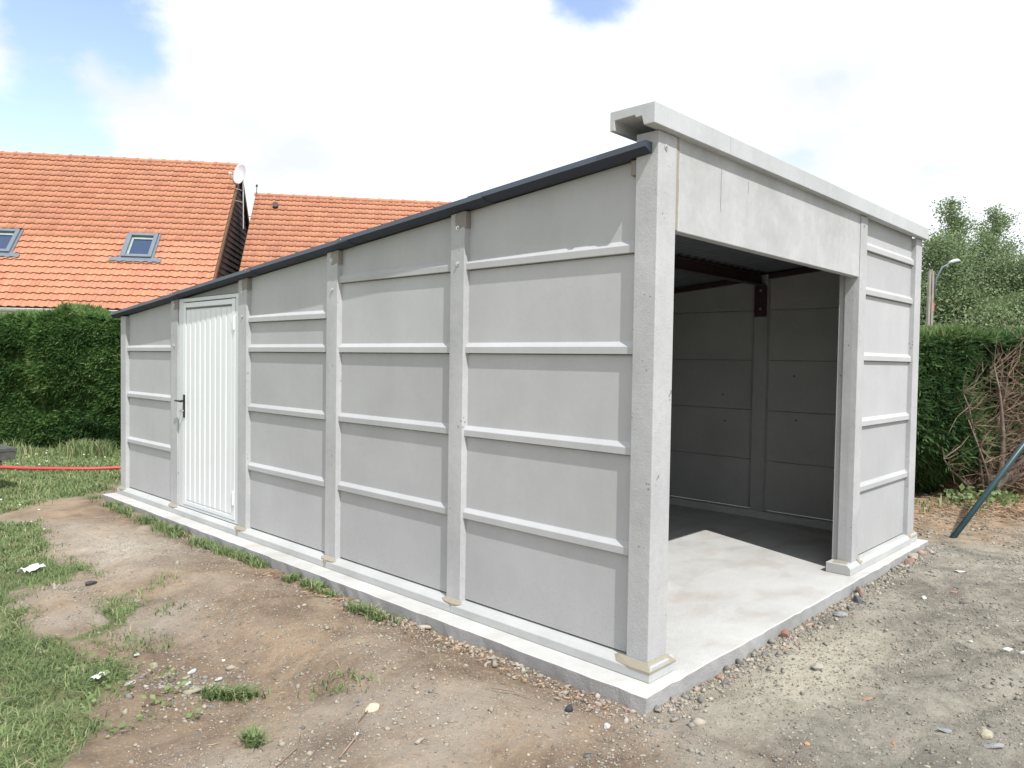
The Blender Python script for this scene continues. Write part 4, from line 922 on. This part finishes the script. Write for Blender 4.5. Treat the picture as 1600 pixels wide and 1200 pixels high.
specs = [(26.4, 34.5, 7.2, 2.8, 'willow', 'rounded pale willow cut by the right edge of the photo', 0.0, 0.15),
         (22.9, 34.0, 6.9, 2.5, 'birch', 'full leafy birch filling the gap between the two tall tips', 0.0, 0.12),
         (20.4, 36.0, 9.9, 2.5, 'birch', 'slender birch whose tip rises just right of the garage roof corner', 0.3, 0.68),
         (18.7, 34.0, 7.8, 2.4, 'birch', 'birch partly hidden behind the right edge of the garage', 0.0, 0.3),
         (23.7, 38.0, 10.0, 2.6, 'birch', 'tall birch with a pale trunk and wind bent tip, beyond the dying hedge', 0.9, 0.68),
         (22.0, 35.5, 8.0, 2.5, 'birch', 'lower bushy birch between the two tall tips, behind the lamp', 0.0, 0.2),
         (25.3, 36.0, 8.3, 3.0, 'willow', 'pale blue green willow at the right edge of the photo', 0.2, 0.25),
         (27.6, 37.0, 9.0, 3.2, 'willow', 'outermost pale green willow beyond the right edge', 0.0, 0.3),
         (19.4, 33.0, 5.4, 2.2, 'birch', 'short dense birch right behind the utility pole', 0.0, 0.1),
         (21.3, 32.0, 5.0, 2.3, 'birch', 'low leafy birch just above the dying hedge', 0.0, 0.1),
         (23.6, 32.5, 5.2, 2.4, 'willow', 'low willow bush above the right end of the dying hedge', 0.0, 0.1),
         (17.0, 36.0, 7.4, 2.2, 'birch', 'birch standing behind the garage out of view from the front', 0.1, 0.4),
         (31.5, 36.0, 7.4, 2.9, 'willow', 'willow far to the right along the tree line', 0.0, 0.3)]
for l, d, h, rx, mt_, lab, lean, nar in specs:
    tree(l, d, h, rx, mt_, lab, nleaf=30000, lean=lean, narrow=nar, name='birch_tree' if mt_ == 'birch' else 'willow_tree')

# utility pole with lamp, cable
def pole():
    org = (21.2, 4.42, -0.4); root = empty('street_lamp', org, 0, 'concrete utility pole carrying a white street lamp on a bent arm, above the right hedge', 'street lamp')
    hR = Vector(tuple(HR))
    mb = MB()
    for s in (-0.052, 0.052):
        a = hR*s; w = 0.036
        mb.prism([tuple(a+hR*w*i+Vector((HF[0], HF[1], 0))*0.07*j) for i, j in ((-1, -1), (1, -1), (1, 1), (-1, 1))], [tuple(a*0.8+hR*w*0.8*i+Vector((HF[0], HF[1], 0))*0.05*j+Vector((0, 0, 4.70))) for i, j in ((-1, -1), (1, -1), (1, 1), (-1, 1))])
    for z in (0.6, 1.4, 2.2, 3.0, 3.8, 4.6):
        mb.box((-0.035, -0.035, z), (0.035, 0.035, z+0.16))
    mb.build('pole', M['poleC'], root)
    up = Vector((0, 0, 1))
    MB().tube([up*4.0+hR*0.10, up*4.5+hR*0.16, up*4.82+hR*0.32, up*4.95+hR*0.55], 0.025, 6).build('arm', M['lead'], root, smooth=True)
    MB().tube([up*4.95+hR*0.50, up*4.99+hR*0.60, up*5.03+hR*0.74, up*5.02+hR*0.83], [0.025, 0.05, 0.05, 0.02], 8).build('lamp_head', M['dish'], root, smooth=True)
    MB().box((0.06, -0.08, 3.55), (0.16, 0.0, 3.80)).build('junction_box', M['red'], root, bevel=0.01)
pole()
pts = [Vector((21.2, 4.42, 2.72)) + (Vector((24.2, 1.05, 2.10))-Vector((21.2, 4.42, 2.72)))*t + Vector((0, 0, -0.0*math.sin(math.pi*t)-0.06*math.sin(math.pi*t))) for t in [i/8 for i in range(9)]]
tag(MB().tube([Vector((11.4, 16.8, 2.25)), Vector((14.3, 12.9, 2.40)), Vector((17.5, 8.9, 2.52))]+pts, 0.017, 5).build('cable', M['cable']), 'sagging overhead cable running right from the concrete pole', 'cable')

# ---------------------------------------------------------------- strut, hose, bench
def strut():
    root = empty('fence_brace', (4.79, -0.12, -0.13), 0, 'dark green round metal strut leaning up to the right from the dirt', 'strut')
    MB().tube([(-0.02, 0.01, -0.03), (1.02, -0.42, 0.93), (1.62, -0.67, 1.485)], 0.027, 12).build('strut', M['strut'], root, smooth=True)
    MB().tube([(1.66, -0.69, -0.2), (1.66, -0.69, 1.75)], 0.030, 12).build('upright', M['strut'], root, smooth=True)
    MB().tube([(1.62, -0.67, 1.47), (1.66, -0.69, 1.50)], 0.036, 10).build('clamp', M['steel'], root)
strut()
hp = [(-2.6, 11.6), (-1.6, 10.9), (-0.9, 10.33), (-0.469, 9.95), (-0.2, 9.67), (0.07, 9.41), (0.40, 9.20), (0.76, 9.10), (1.3, 8.9), (2.2, 8.7)]
hz = [float(gh(np.array(x), np.array(y))) for x, y in hp]
tag(MB().tube([(x, y, z+0.045) for (x, y), z in zip(hp, hz)], 0.022, 8).build('hose', M['red'], smooth=True), 'red corrugated hose lying across the grass before the hedge', 'hose')
def bench():
    zg = float(gh(np.array(-0.9), np.array(8.2)))
    root = empty('wooden_bench', (-0.70, 8.19, zg), rad(6), 'corner of a low weathered grey plank bench at the left edge', 'bench')
    d1 = Vector((-1, 0.0, 0))
    for i in range(4):
        MB().box((-1.6, -0.05+i*0.155, 0.455-0.0), (0.0, 0.095+i*0.155, 0.495)).build('plank', M['oldwood'], root, bevel=0.003)
    MB().box((-1.58, -0.045, 0.36), (-0.02, -0.01, 0.454)).build('rail', M['oldwood'], root); MB().box((-0.25, -0.03, 0.30), (-0.15, 0.54, 0.359)).build('cross_bar', M['oldwood'], root)
    MB().box((-1.5, -0.03, 0.30), (-1.4, 0.54, 0.359)).build('cross_bar', M['oldwood'], root)
    for x in (-0.60, -1.45):
        for y in (0.0, 0.47): MB().box((x, y, -0.05), (x+0.08, y+0.06, 0.299)).build('leg', M['oldwood'], root)
bench()

# ---------------------------------------------------------------- grass
def blades(x, y, hgt, tint, wid=0.0035, lay=0.8, name='grass', mat='grass'):
    n = len(x); z = gh(x, y); a = rng.uniform(0, 6.283, n)
    L_ = hgt*(0.5+rng.random(n)); ln = lay*(0.3+0.9*rng.random(n))
    dx, dy = np.cos(a), np.sin(a); w = wid*(0.7+0.6*rng.random(n))
    P0 = np.stack([x, y, z-0.003], 1)
    d = np.stack([dx, dy, 0*dx], 1); s = np.stack([-dy, dx, 0*dx], 1)*w[:, None]
    Lc = L_[:, None]; up = np.array([[0, 0, 1.0]])
    P1 = P0 + up*Lc*0.5 + d*Lc*0.18*ln[:, None]
    P2 = P0 + up*Lc*(0.5+0.35/(1+ln[:, None]))+ d*Lc*0.75*ln[:, None]
    V = np.stack([P0-s, P0+s, P1+s*0.8, P1-s*0.8, P2], 1).reshape(-1, 3)
    b = (np.arange(n)*5)[:, None]; F = np.concatenate([b+np.array([[0, 1, 2]]), b+np.array([[0, 2, 3]]), b+np.array([[3, 2, 4]])])
    return V, F, np.repeat(tint, 5)
def scatter(n, x0, x1, y0, y1, test):
    x = rng.uniform(x0, x1, n); y = rng.uniform(y0, y1, n); m_ = test(x, y); return x[m_], y[m_]
VV, FF, TT = [], [], []; off = 0
def addb(x, y, h, wid, lay, tshift=0.0):
    global off
    cl = fbm(x*3.1, y*3.1, 3)
    v, f, t = blades(x, y, h, np.clip(0.42+tshift+0.18*rng.normal(size=len(x))+cl*0.35 + (rng.random(len(x)) < 0.07)*0.6, 0, 1), wid, lay)
    VV.append(v); FF.append(f+off); TT.append(t); off += len(v)
jit = lambda x, y, P: inpoly(x+0.16*fbm(x*6, y*6, 4)+rng.normal(scale=0.035, size=len(x)), y+0.22*fbm(x*6+5, y*6, 4)+rng.normal(scale=0.05, size=len(x)), P)
x, y = scatter(90000, -3.9, -0.9, 0.2, 4.6, lambda x, y: jit(x, y, PL) & (vn(x*7, y*7)+0.25*rng.normal(size=len(x)) > -0.16)); addb(x, y, 0.034+0.03*rng.random(len(x)), 0.0025, 2.1)
x, y = scatter(42000, -4.2, -0.8, 4.4, 7.3, lambda x, y: jit(x, y, PL) | (jit(x, y, PU))); k_ = fbm(x*3, y*3, 3)+0.25*rng.normal(size=len(x)) > -0.18; x, y = x[k_], y[k_]; addb(x, y, 0.035+0.02*rng.random(len(x)), 0.004, 1.5)
x, y = scatter(46000, -4.0, 2.2, 6.9, 10.4, lambda x, y: jit(x, y, PU)); addb(x, y, 0.035+0.025*rng.random(len(x)), 0.005, 1.3, 0.06)
x, y = scatter(36000, -4.5, 4.0, 9.8, 14.0, lambda x, y: jit(x, y, PU)); addb(x, y, 0.03+0.03*rng.random(len(x)), 0.006, 1.0, 0.10)
# long tufts at the foot of the hedge
for i in range(9):
    l = random.uniform(-9.6, -5.6); p = cf(l, random.uniform(11.9, 12.5)); k = 75
    x = p[0]+rng.normal(scale=0.10, size=k); y = p[1]+rng.normal(scale=0.10, size=k); addb(x, y, (0.08+0.14*random.random())*np.ones(k), 0.006, 0.7, 0.12)
for k, (l0) in enumerate((-6.95, -6.55, -6.7)):
    p = cf(l0, 12.1-0.1*k); kk = 420; x = p[0]+rng.normal(scale=0.12, size=kk); y = p[1]+rng.normal(scale=0.12, size=kk); addb(x, y, 0.26*np.ones(kk), 0.006, 0.6, 0.15)
# strips beside the slab and lone tufts
for path, wd in STR:
    for (ax, ay), (bx, by) in zip(path[:-1], path[1:]):
        ln = math.hypot(bx-ax, by-ay); k = int(ln*1400)+160
        t = rng.random(k); x = ax+(bx-ax)*t+rng.normal(scale=wd*0.55, size=k); y = ay+(by-ay)*t+rng.normal(scale=wd*0.6, size=k)
        ok = (x < SX0-0.01) & (vn(x*9, y*9) > -0.12); addb(x[ok], y[ok], 0.045+0.03*rng.random(ok.sum()), 0.0035, 1.3)
# scattered weeds on bare earth at left
x, y = scatter(5200, -2.3, -0.9, 0.9, 3.9, lambda x, y: vn(x*4.3+3, y*4.3) > 0.24); addb(x, y, 0.035+0.02*rng.random(len(x)), 0.003, 1.5)
x, y = scatter(9000, 5.4, 12, -2.0, 4.0, lambda x, y: vn(x*2.3+3, y*2.3) > 0.22); addb(x, y, 0.06+0.06*rng.random(len(x)), 0.007, 1.0)
gr = npmesh('grass', np.concatenate(VV), np.concatenate(FF), M['grass'], attr={'tint': np.concatenate(TT)}); tag(gr, 'green grass in the lawn, in tufts along the slab and at the foot of the hedges', 'grass', kind='stuff')
# broad leaved weeds
def weeds():
    C = []
    for i in range(60):
        if i < 26: p = cf(random.uniform(5.25, 5.9), random.uniform(8.6, 9.2))
        elif i < 44: p = cf(random.uniform(6.1, 7.2), random.uniform(8.2, 9.1))
        else: p = np.array([random.uniform(-1.95, -1.45), random.uniform(1.3, 2.3), 0])
        C.append((p, 0.09 if i < 44 else 0.035))
    P, s = [], []
    for p, r in C:
        k = 16; q = rng.normal(scale=r, size=(k, 3)); q[:, 2] = np.abs(q[:, 2])*0.8; q += np.array([p[0], p[1], float(gh(np.array(p[0]), np.array(p[1])))]); P.append(q); s.append(np.full(k, r*0.75))
    P = np.concatenate(P); V, F = leafquads(P, np.concatenate(s), 0.7)
    tag(npmesh('weeds', V, F, M['grass'], attr={'tint': np.repeat(rng.uniform(0.3, 0.85, len(P)), 4)}), 'low leafy weeds on the earth by the hedge and in the lawn', 'weeds', kind='stuff')
weeds()
def daisies():
    P = []
    for i in range(110):
        l = random.uniform(-9.5, -5.6); P.append(cf(l, random.uniform(10.2, 12.0)))
    for i in range(25): P.append(np.array([random.uniform(-1.9, -0.9), random.uniform(5.2, 7.6), 0]))
    P = np.array(P); n = len(P); z = gh(P[:, 0], P[:, 1])+0.085; V, F = [], []
    for i in range(n):
        r = random.uniform(0.008, 0.014); b = len(V); V.append((P[i, 0], P[i, 1], z[i]+0.003))
        for k in range(6): V.append((P[i, 0]+r*math.cos(k*1.047), P[i, 1]+r*math.sin(k*1.047), z[i]+0.3*r*math.sin(k+i)))
        for k in range(6): F.append((b, b+1+k, b+1+(k+1) % 6))
    tag(npmesh('daisies', np.array(V), np.array(F), M['daisy']), 'tiny white daisies dotted over the far lawn', 'daisies', kind='stuff')
daisies()

# ---------------------------------------------------------------- pebbles, litter, stones
ICO = bmesh.new(); bmesh.ops.create_icosphere(ICO, subdivisions=1, radius=1); iv = np.array([v.co[:] for v in ICO.verts]); ifc = np.array([[v.index for v in f.verts] for f in ICO.faces]); ICO.free()
def pebbles(x, y, r, tint, flat=0.6, sink=0.3):
    n = len(x); z = gh(x, y); k = len(iv)
    jitv = 1+0.42*rng.normal(size=(n, k, 1)).clip(-1.3, 1.3)
    sc = r[:, None]*np.stack([0.7+0.7*rng.random(n), 0.6+0.5*rng.random(n), flat*(0.6+0.6*rng.random(n))], 1)
    v = iv[None]*jitv*sc[:, None, :]; a = rng.uniform(0, 6.283, n)[:, None]
    vx = v[..., 0]*np.cos(a)-v[..., 1]*np.sin(a); vy = v[..., 0]*np.sin(a)+v[..., 1]*np.cos(a)
    V = np.stack([vx+x[:, None], vy+y[:, None], v[..., 2]+(z+sc[:, 2]*(1-sink*2)*0.6)[:, None]], -1).reshape(-1, 3)
    F = (ifc[None]+(np.arange(n)*k)[:, None, None]).reshape(-1, 3); return V, F, np.repeat(tint, k)
OV = np.array([(1, 0, 0), (-1, 0, 0), (0, 1, 0), (0, -1, 0), (0, 0, 1), (0, 0, -1)], float)
OF = np.array([(0, 2, 4), (2, 1, 4), (1, 3, 4), (3, 0, 4), (2, 0, 5), (1, 2, 5), (3, 1, 5), (0, 3, 5)])
def grit(x, y, r, tint):
    n = len(x); z = gh(x, y); v = OV[None]*(1+0.35*rng.normal(size=(n, 6, 1)).clip(-1.4, 1.4))*r[:, None, None]; v[..., 2] *= 0.7; a = rng.uniform(0, 6.283, n)[:, None]
    vx = v[..., 0]*np.cos(a)-v[..., 1]*np.sin(a); vy = v[..., 0]*np.sin(a)+v[..., 1]*np.cos(a)
    V = np.stack([vx+x[:, None], vy+y[:, None], v[..., 2]+(z+r*0.15)[:, None]], -1).reshape(-1, 3)
    return V, (OF[None]+(np.arange(n)*6)[:, None, None]).reshape(-1, 3), np.repeat(tint, 6)
def outside_slab(x, y): return ~((x > SX0-0.012) & (x < SX1+0.012) & (y > SY0-0.012) & (y < SY1+0.012))
VV, FF, TT = [], [], []; off = 0
def addp(x, y, r, tint, **k):
    global off
    m_ = outside_slab(x, y); v, f, t = pebbles(x[m_], y[m_], r[m_], tint[m_], **k); VV.append(v); FF.append(f+off); TT.append(t); off += len(v)
def rt(n, s): return s*rng.lognormal(0, 0.5, n)
x, y = scatter(16000, -2.6, 4.5, -2.2, 0.0, lambda x, y: (y < -0.1) & (fbm(x*2+9, y*2, 3) > -0.18)); addp(x, y, rt(len(x), 0.0042), rng.random(len(x))*0.8)
x, y = scatter(9000, -2.0, -0.16, -0.5, 5.0, lambda x, y: (fbm(x*2, y*2, 3) > 0.02)); addp(x, y, rt(len(x), 0.0036), rng.random(len(x))*0.92)
x, y = scatter(7000, 4.3, 8.5, -1.5, 1.5, lambda x, y: (fbm(x*2, y*2, 3) > -0.1)); addp(x, y, rt(len(x), 0.007), rng.random(len(x))*0.9)
def addg(x, y, r, tint):
    global off
    m_ = outside_slab(x, y); v, f, t = grit(x[m_], y[m_], r[m_], tint[m_]); VV.append(v); FF.append(f+off); TT.append(t); off += len(v)
x, y = scatter(60000, -2.4, 4.6, -2.0, -0.1, lambda x, y: fbm(x*3+9, y*3, 3)+0.25*rng.normal(size=len(x)) > -0.15); addg(x, y, rt(len(x), 0.0026), np.clip(0.35+0.28*rng.normal(size=len(x)), 0, 0.88))
x, y = scatter(60000, -2.0, -0.16, -0.5, 6.0, lambda x, y: (fbm(x*3, y*3, 3)+0.25*rng.normal(size=len(x)) > -0.05) & ~inpoly(x, y, PL)); addg(x, y, rt(len(x), 0.0024), np.clip(0.55+0.18*rng.normal(size=len(x)), 0, 0.87))
# clods
x, y = scatter(2600, -2.0, -0.16, -0.6, 5.0, lambda x, y: fbm(x*4, y*4, 2) > 0.05); addg(x, y, rt(len(x), 0.006), 0.55+0.12*rng.random(len(x)))
x, y = scatter(2600, -0.4, 4.5, -1.8, -0.1, lambda x, y: fbm(x*4, y*4, 2) > 0.05); addg(x, y, rt(len(x), 0.006), 0.30+0.25*rng.random(len(x)))
# gravel cluster seen at lower left
x = -1.45+rng.normal(scale=0.13, size=420); y = 1.72+rng.normal(scale=0.16, size=420); addp(x, y, rt(420, 0.0065), 0.1+rng.random(420)*0.7)
# rubble against the slab
n = 420; x = rng.uniform(-0.1, 4.3, n); y = SY0-0.012-np.abs(rng.normal(scale=0.06, size=n)); addp(x, y, rt(n, 0.0085), rng.random(n)*0.95, flat=0.8, sink=0.3)
n = 1500; x = rng.uniform(-0.1, 4.3, n); y = SY0-0.012-np.abs(rng.normal(scale=0.07, size=n)); addg(x, y, rt(n, 0.0075), rng.random(n)*0.92)
n = 620; y = rng.uniform(-0.1, 2.2, n); x = SX0-0.012-np.abs(rng.normal(scale=0.075, size=n)); addp(x, y, rt(n, 0.007), 0.3+rng.random(n)*0.62, flat=0.8, sink=0.15)
pb = npmesh('gravel', np.concatenate(VV), np.concatenate(FF), M['pebble'], attr={'tint': np.concatenate(TT)}); tag(pb, 'loose gravel and rubble scattered on the earth around the slab', 'gravel', kind='stuff')

def litter():
    P, D, L_, T, W_ = [], [], [], [], []
    def put(n, fx, ln, wd):
        for i in range(n):
            x, y = fx(); z = float(gh(np.array(x), np.array(y))); a = random.uniform(0, 6.28); P.append((x, y, z+random.uniform(0.003, 0.02))); D.append((math.cos(a), math.sin(a), random.uniform(-.05, .25))); L_.append(ln*random.uniform(.4, 1.6)); T.append(random.random()); W_.append(wd)
    def pr_():
        p = cf(random.gauss(6.3, 0.8), random.gauss(8.55, 0.45)); return p[0], p[1]
    put(5200, pr_, 0.11, 0.0042)
    put(260, lambda: (random.uniform(-2.2, -0.2), random.uniform(-0.8, 4.5)), 0.04, 0.0016)
    put(220, lambda: (random.uniform(-0.38, -0.18), random.uniform(0, 3.2)), 0.045, 0.004)
    put(260, lambda: (random.uniform(0.0, 4.2), random.uniform(-1.8, -0.12)), 0.035, 0.0016)
    P, D, L2, T, W2 = map(np.array, (P, D, L_, T, W_)); s = np.stack([-D[:, 1], D[:, 0], 0*D[:, 0]], 1)*W2[:, None]
    mid = P + D*L2[:, None]*0.5 + rng.normal(scale=0.08, size=P.shape)*L2[:, None]; end = P + D*L2[:, None]
    up = np.array([[0, 0, 1.0]])*W2[:, None]
    V = np.stack([P-s, P+s, mid+s, mid-s, mid+up*1.2, end], 1).reshape(-1, 3); b = (np.arange(len(P))*6)[:, None]
    F = np.concatenate([b+np.array([[0, 1, 4]]), b+np.array([[1, 2, 4]]), b+np.array([[0, 4, 3]]), b+np.array([[2, 5, 4]]), b+np.array([[4, 5, 3]])])
    bad = ~outside_slab(P[:, 0], P[:, 1]); keep = np.tile(~bad, 5)
    tag(npmesh('dry_litter', V, F[keep], M['straw'], attr={'tint': np.repeat(T, 6)}), 'dry brown needles, straw and twigs on the earth', 'litter', kind='stuff')
litter()

def rock(name, x, y, sx, sy, sz, rz, col, label, seed, cat='stone', rough=0.9, sharp=0.25, tilt=0.0, group=None):
    bm = bmesh.new(); bmesh.ops.create_icosphere(bm, subdivisions=2, radius=1); r_ = random.Random(seed)
    pl_ = [(Vector((r_.gauss(0, 1), r_.gauss(0, 1), r_.gauss(0, 1))).normalized(), r_.uniform(0.62, 0.9)) for _ in range(9)]
    for v in bm.verts:
        for nrm, dd in pl_:
            q = v.co.dot(nrm)
            if q > dd: v.co -= nrm*(q-dd)
        v.co *= 1+r_.uniform(-.06, .06)
        v.co = Vector((v.co.x*sx, v.co.y*sy, v.co.z*sz))
    me = bpy.data.meshes.new(name); bm.to_mesh(me); bm.free()
    o = link(name, me, simple('stone_'+str(seed), col, rough, 0, 0.25, 0.18, 40, 0.4, 120)); z = float(gh(np.array(x), np.array(y)))
    o.location = (x, y, z+sz*0.45); o.rotation_euler = (tilt, r_.uniform(-.2, .2), rz); tag(o, label, cat, group or {'stone': 'loose stones on the bare earth', 'chip': 'pale concrete chips on the bare earth', 'brick': 'broken brick pieces on the grey dirt'}.get(cat)); return o
w_ = (0.52, 0.53, 0.51); gry = (0.24, 0.24, 0.25); dk = (0.07, 0.07, 0.075); brk = (0.34, 0.185, 0.13)
rock('stone', -1.30, 3.73, .055, .035, .018, .6, dk, 'dark flat stone on the earth just right of the little soil heap', 1)
rock('concrete_chip', -1.54, 2.25, .034, .014, .008, .9, w_, 'white pointed chip lying alone left of the other pale chips', 2, 'chip', tilt=.3)
rock('concrete_chip', -1.37, 1.95, .034, .015, .009, .4, (0.5, 0.51, 0.5), 'long pale grey chip, uppermost of the chips near the gravel cluster', 3, 'chip')
rock('concrete_chip', -1.31, 1.76, .032, .014, .009, .5, w_, 'whitish elongated chip, rightmost beside the gravel cluster', 4, 'chip')
rock('concrete_chip', -1.19, 1.96, .014, .010, .008, .1, w_, 'small round white chip farthest up the bank near the gravel', 5, 'chip')
rock('stone', -1.48, 1.74, .020, .018, .014, .1, (.42, .45, .47), 'rounded bluish grey stone at the gravel cluster', 9)
rock('stone', -1.44, 1.66, .035, .017, .014, .7, (.34, .30, .22), 'tan angular stone beside the green tuft in the lower left', 10)
rock('stone', -1.70, 1.9, .034, .026, .010, .0, (.36, .35, .33), 'broad flat grey stone right of the white scrap', 11)
rock('stone', -1.21, 3.15, .020, .018, .014, .0, (.33, .31, .27), 'small upright grey stone below the dark flat stone', 12)
rock('stone', -1.09, 0.73, .042, .032, .022, .3, (.50, .44, .34), 'large cream stone lying on the bare earth in the bottom centre', 7)
rock('stone', -0.44, 0.13, .024, .020, .022, .3, (.05, .055, .06), 'black lump of tar on the earth left of the slab corner', 8)
rock('stone', -0.41, -0.06, .024, .016, .012, .3, (.44, .45, .45), 'pale grey stone just below the black lump near the slab corner', 32)
rock('shell', -1.28, 0.58, .016, .010, .008, .3, (.7, .7, .68), 'small white shell fragment near the bottom centre', 13, 'shell')
rock('stone', -1.07, 0.86, .012, .012, .008, .3, (.15, .18, .19), 'tiny blue grey pebble left of the large cream stone', 14)
rock('concrete_chip', 1.96, -1.13, .036, .018, .012, -.6, w_, 'white oval chip at the right edge, left one of the pair', 15, 'chip', tilt=.3)
rock('concrete_chip', 1.93, -1.22, .036, .018, .012, -.7, w_, 'white oval chip at the right edge, right one of the pair', 16, 'chip', tilt=.3)
rock('stone', 1.90, -0.22, .055, .035, .022, -.7, (.26, .27, .28), 'grey angular stone close to the slab edge in front of the opening', 17)
rock('concrete_chip', 3.57, -0.52, .055, .025, .012, -.7, (.45, .46, .45), 'flat light grey chip farthest right of the slab, near the strut foot', 18, 'chip')
rock('concrete_chip', 1.98, -0.94, .016, .008, .006, -.7, w_, 'thin white splinter left of the white oval pair', 19, 'chip')
rock('stone', 0.74, -1.27, .040, .030, .022, .2, (.36, .34, .25), 'olive rounded stone in the lower right corner', 20)
rock('stone', 0.63, -1.32, .048, .016, .014, -.9, (.25, .25, .26), 'long grey stone just below the olive rounded stone', 21)
rock('brick_piece', 0.79, -0.74, .060, .015, .010, -.75, brk, 'long orange brick splinter in the lower right', 22, 'brick')
rock('brick_piece', 0.42, -0.99, .020, .010, .007, .2, brk, 'small orange brick crumb left of the dark hole', 23, 'brick')
rock('brick_piece', 0.10, -0.74, .020, .014, .007, .2, (.46, .24, .16), 'pale orange brick flake nearest the bottom right centre', 24, 'brick')
rock('stone', 0.67, -1.13, .040, .017, .011, -.9, (.24, .25, .27), 'blue grey slate piece between the brick splinter and the bottom edge', 25)
rock('stone', 2.44, -0.16, .060, .035, .035, .5, (.26, .20, .17), 'dark reddish lump of rubble leaning on the slab edge', 27)
rock('stone', 2.27, -0.20, .045, .035, .035, .2, (.12, .12, .13), 'dark grey lump of rubble beside the reddish one at the slab edge', 28)
rock('stone', 2.69, -0.50, .018, .018, .016, .2, (.6, .62, .6), 'round white pebble on the grey dirt before the jamb post', 29)
rock('brick_piece', 2.97, -0.62, .034, .014, .010, -.6, brk, 'orange brick chip on the grey dirt below the narrow panel bay', 30, 'brick')
rock('stone', 3.6, -0.15, .06, .03, .03, -.6, (.27, .16, .13), 'red brick lump under the overhang of the slab at the far right', 33, 'brick')
rock('stone', 0.95, -0.45, .045, .030, .022, .1, (.34, .33, .29), 'pale buff stone in the sandy patch before the opening', 34)
rock('stone', 1.25, -0.14, .04, .03, .035, .1, (.28, .16, .13), 'rusty brown rubble lump at the middle of the slab front edge', 35)
# crumpled white scrap in the lawn
def scrap(x, y, s, label):
    mb = MB(); z = float(gh(np.array(x), np.array(y)))+0.03; n = 5
    r_ = random.Random(int(x*100))
    for i in range(n+1):
        for j in range(n+1): mb.v.append(((i/n-.5)*s*1.6+r_.uniform(-.1, .1)*s, (j/n-.5)*s+r_.uniform(-.1, .1)*s, r_.uniform(0, .35)*s))
    for i in range(n):
        for j in range(n): mb.f.append((i*(n+1)+j, (i+1)*(n+1)+j, (i+1)*(n+1)+j+1, i*(n+1)+j+1))
    o = mb.build('paper_scrap', M['paper']); o.location = (x, y, z); o.rotation_euler = (0, 0, .5)
    md = o.modifiers.new('thick', 'SOLIDIFY'); md.thickness = 0.0015; tag(o, label, 'scrap', 'white scraps in the grass')
scrap(-1.81, 1.98, 0.042, 'crumpled white scrap at the edge of the grass in the lower left')
scrap(-1.52, 4.28, 0.10, 'dirty white plastic scrap lying in the grass at the left edge')
# fallen twigs
def twig(pts, r, label):
    P = [(x, y, float(gh(np.array(x), np.array(y)))+0.012+dz) for x, y, dz in pts]
    tag(MB().tube(P, [r]*(len(P)-1)+[r*0.5], 6).build('twig', M['deadwood'], smooth=True), label, 'twig', 'fallen twigs on the earth')
twig([(-1.45, 0.45, 0), (-1.33, 0.52, .004), (-1.22, 0.66, .0), (-1.12, 0.72, 0)], 0.0035, 'thin curved root lying by the large cream stone')
twig([(-1.62, 0.62, 0), (-1.50, 0.68, .002), (-1.42, 0.78, 0)], 0.003, 'straight pale twig in the bottom left centre')
twig([(-0.62, 0.45, 0), (-0.55, 0.38, .004), (-0.49, 0.28, 0)], 0.003, 'dark twig on the brown earth above the black lump')
twig([(4.55, 0.25, .02), (4.72, 0.22, .03), (4.95, 0.25, .01)], 0.012, 'pale broken stick beside the foot of the far corner post')
twig([(4.35, 0.15, .02), (4.75, 0.05, .04), (5.15, 0.25, .0)], 0.006, 'thin grey branch curving along the earth right of the slab')
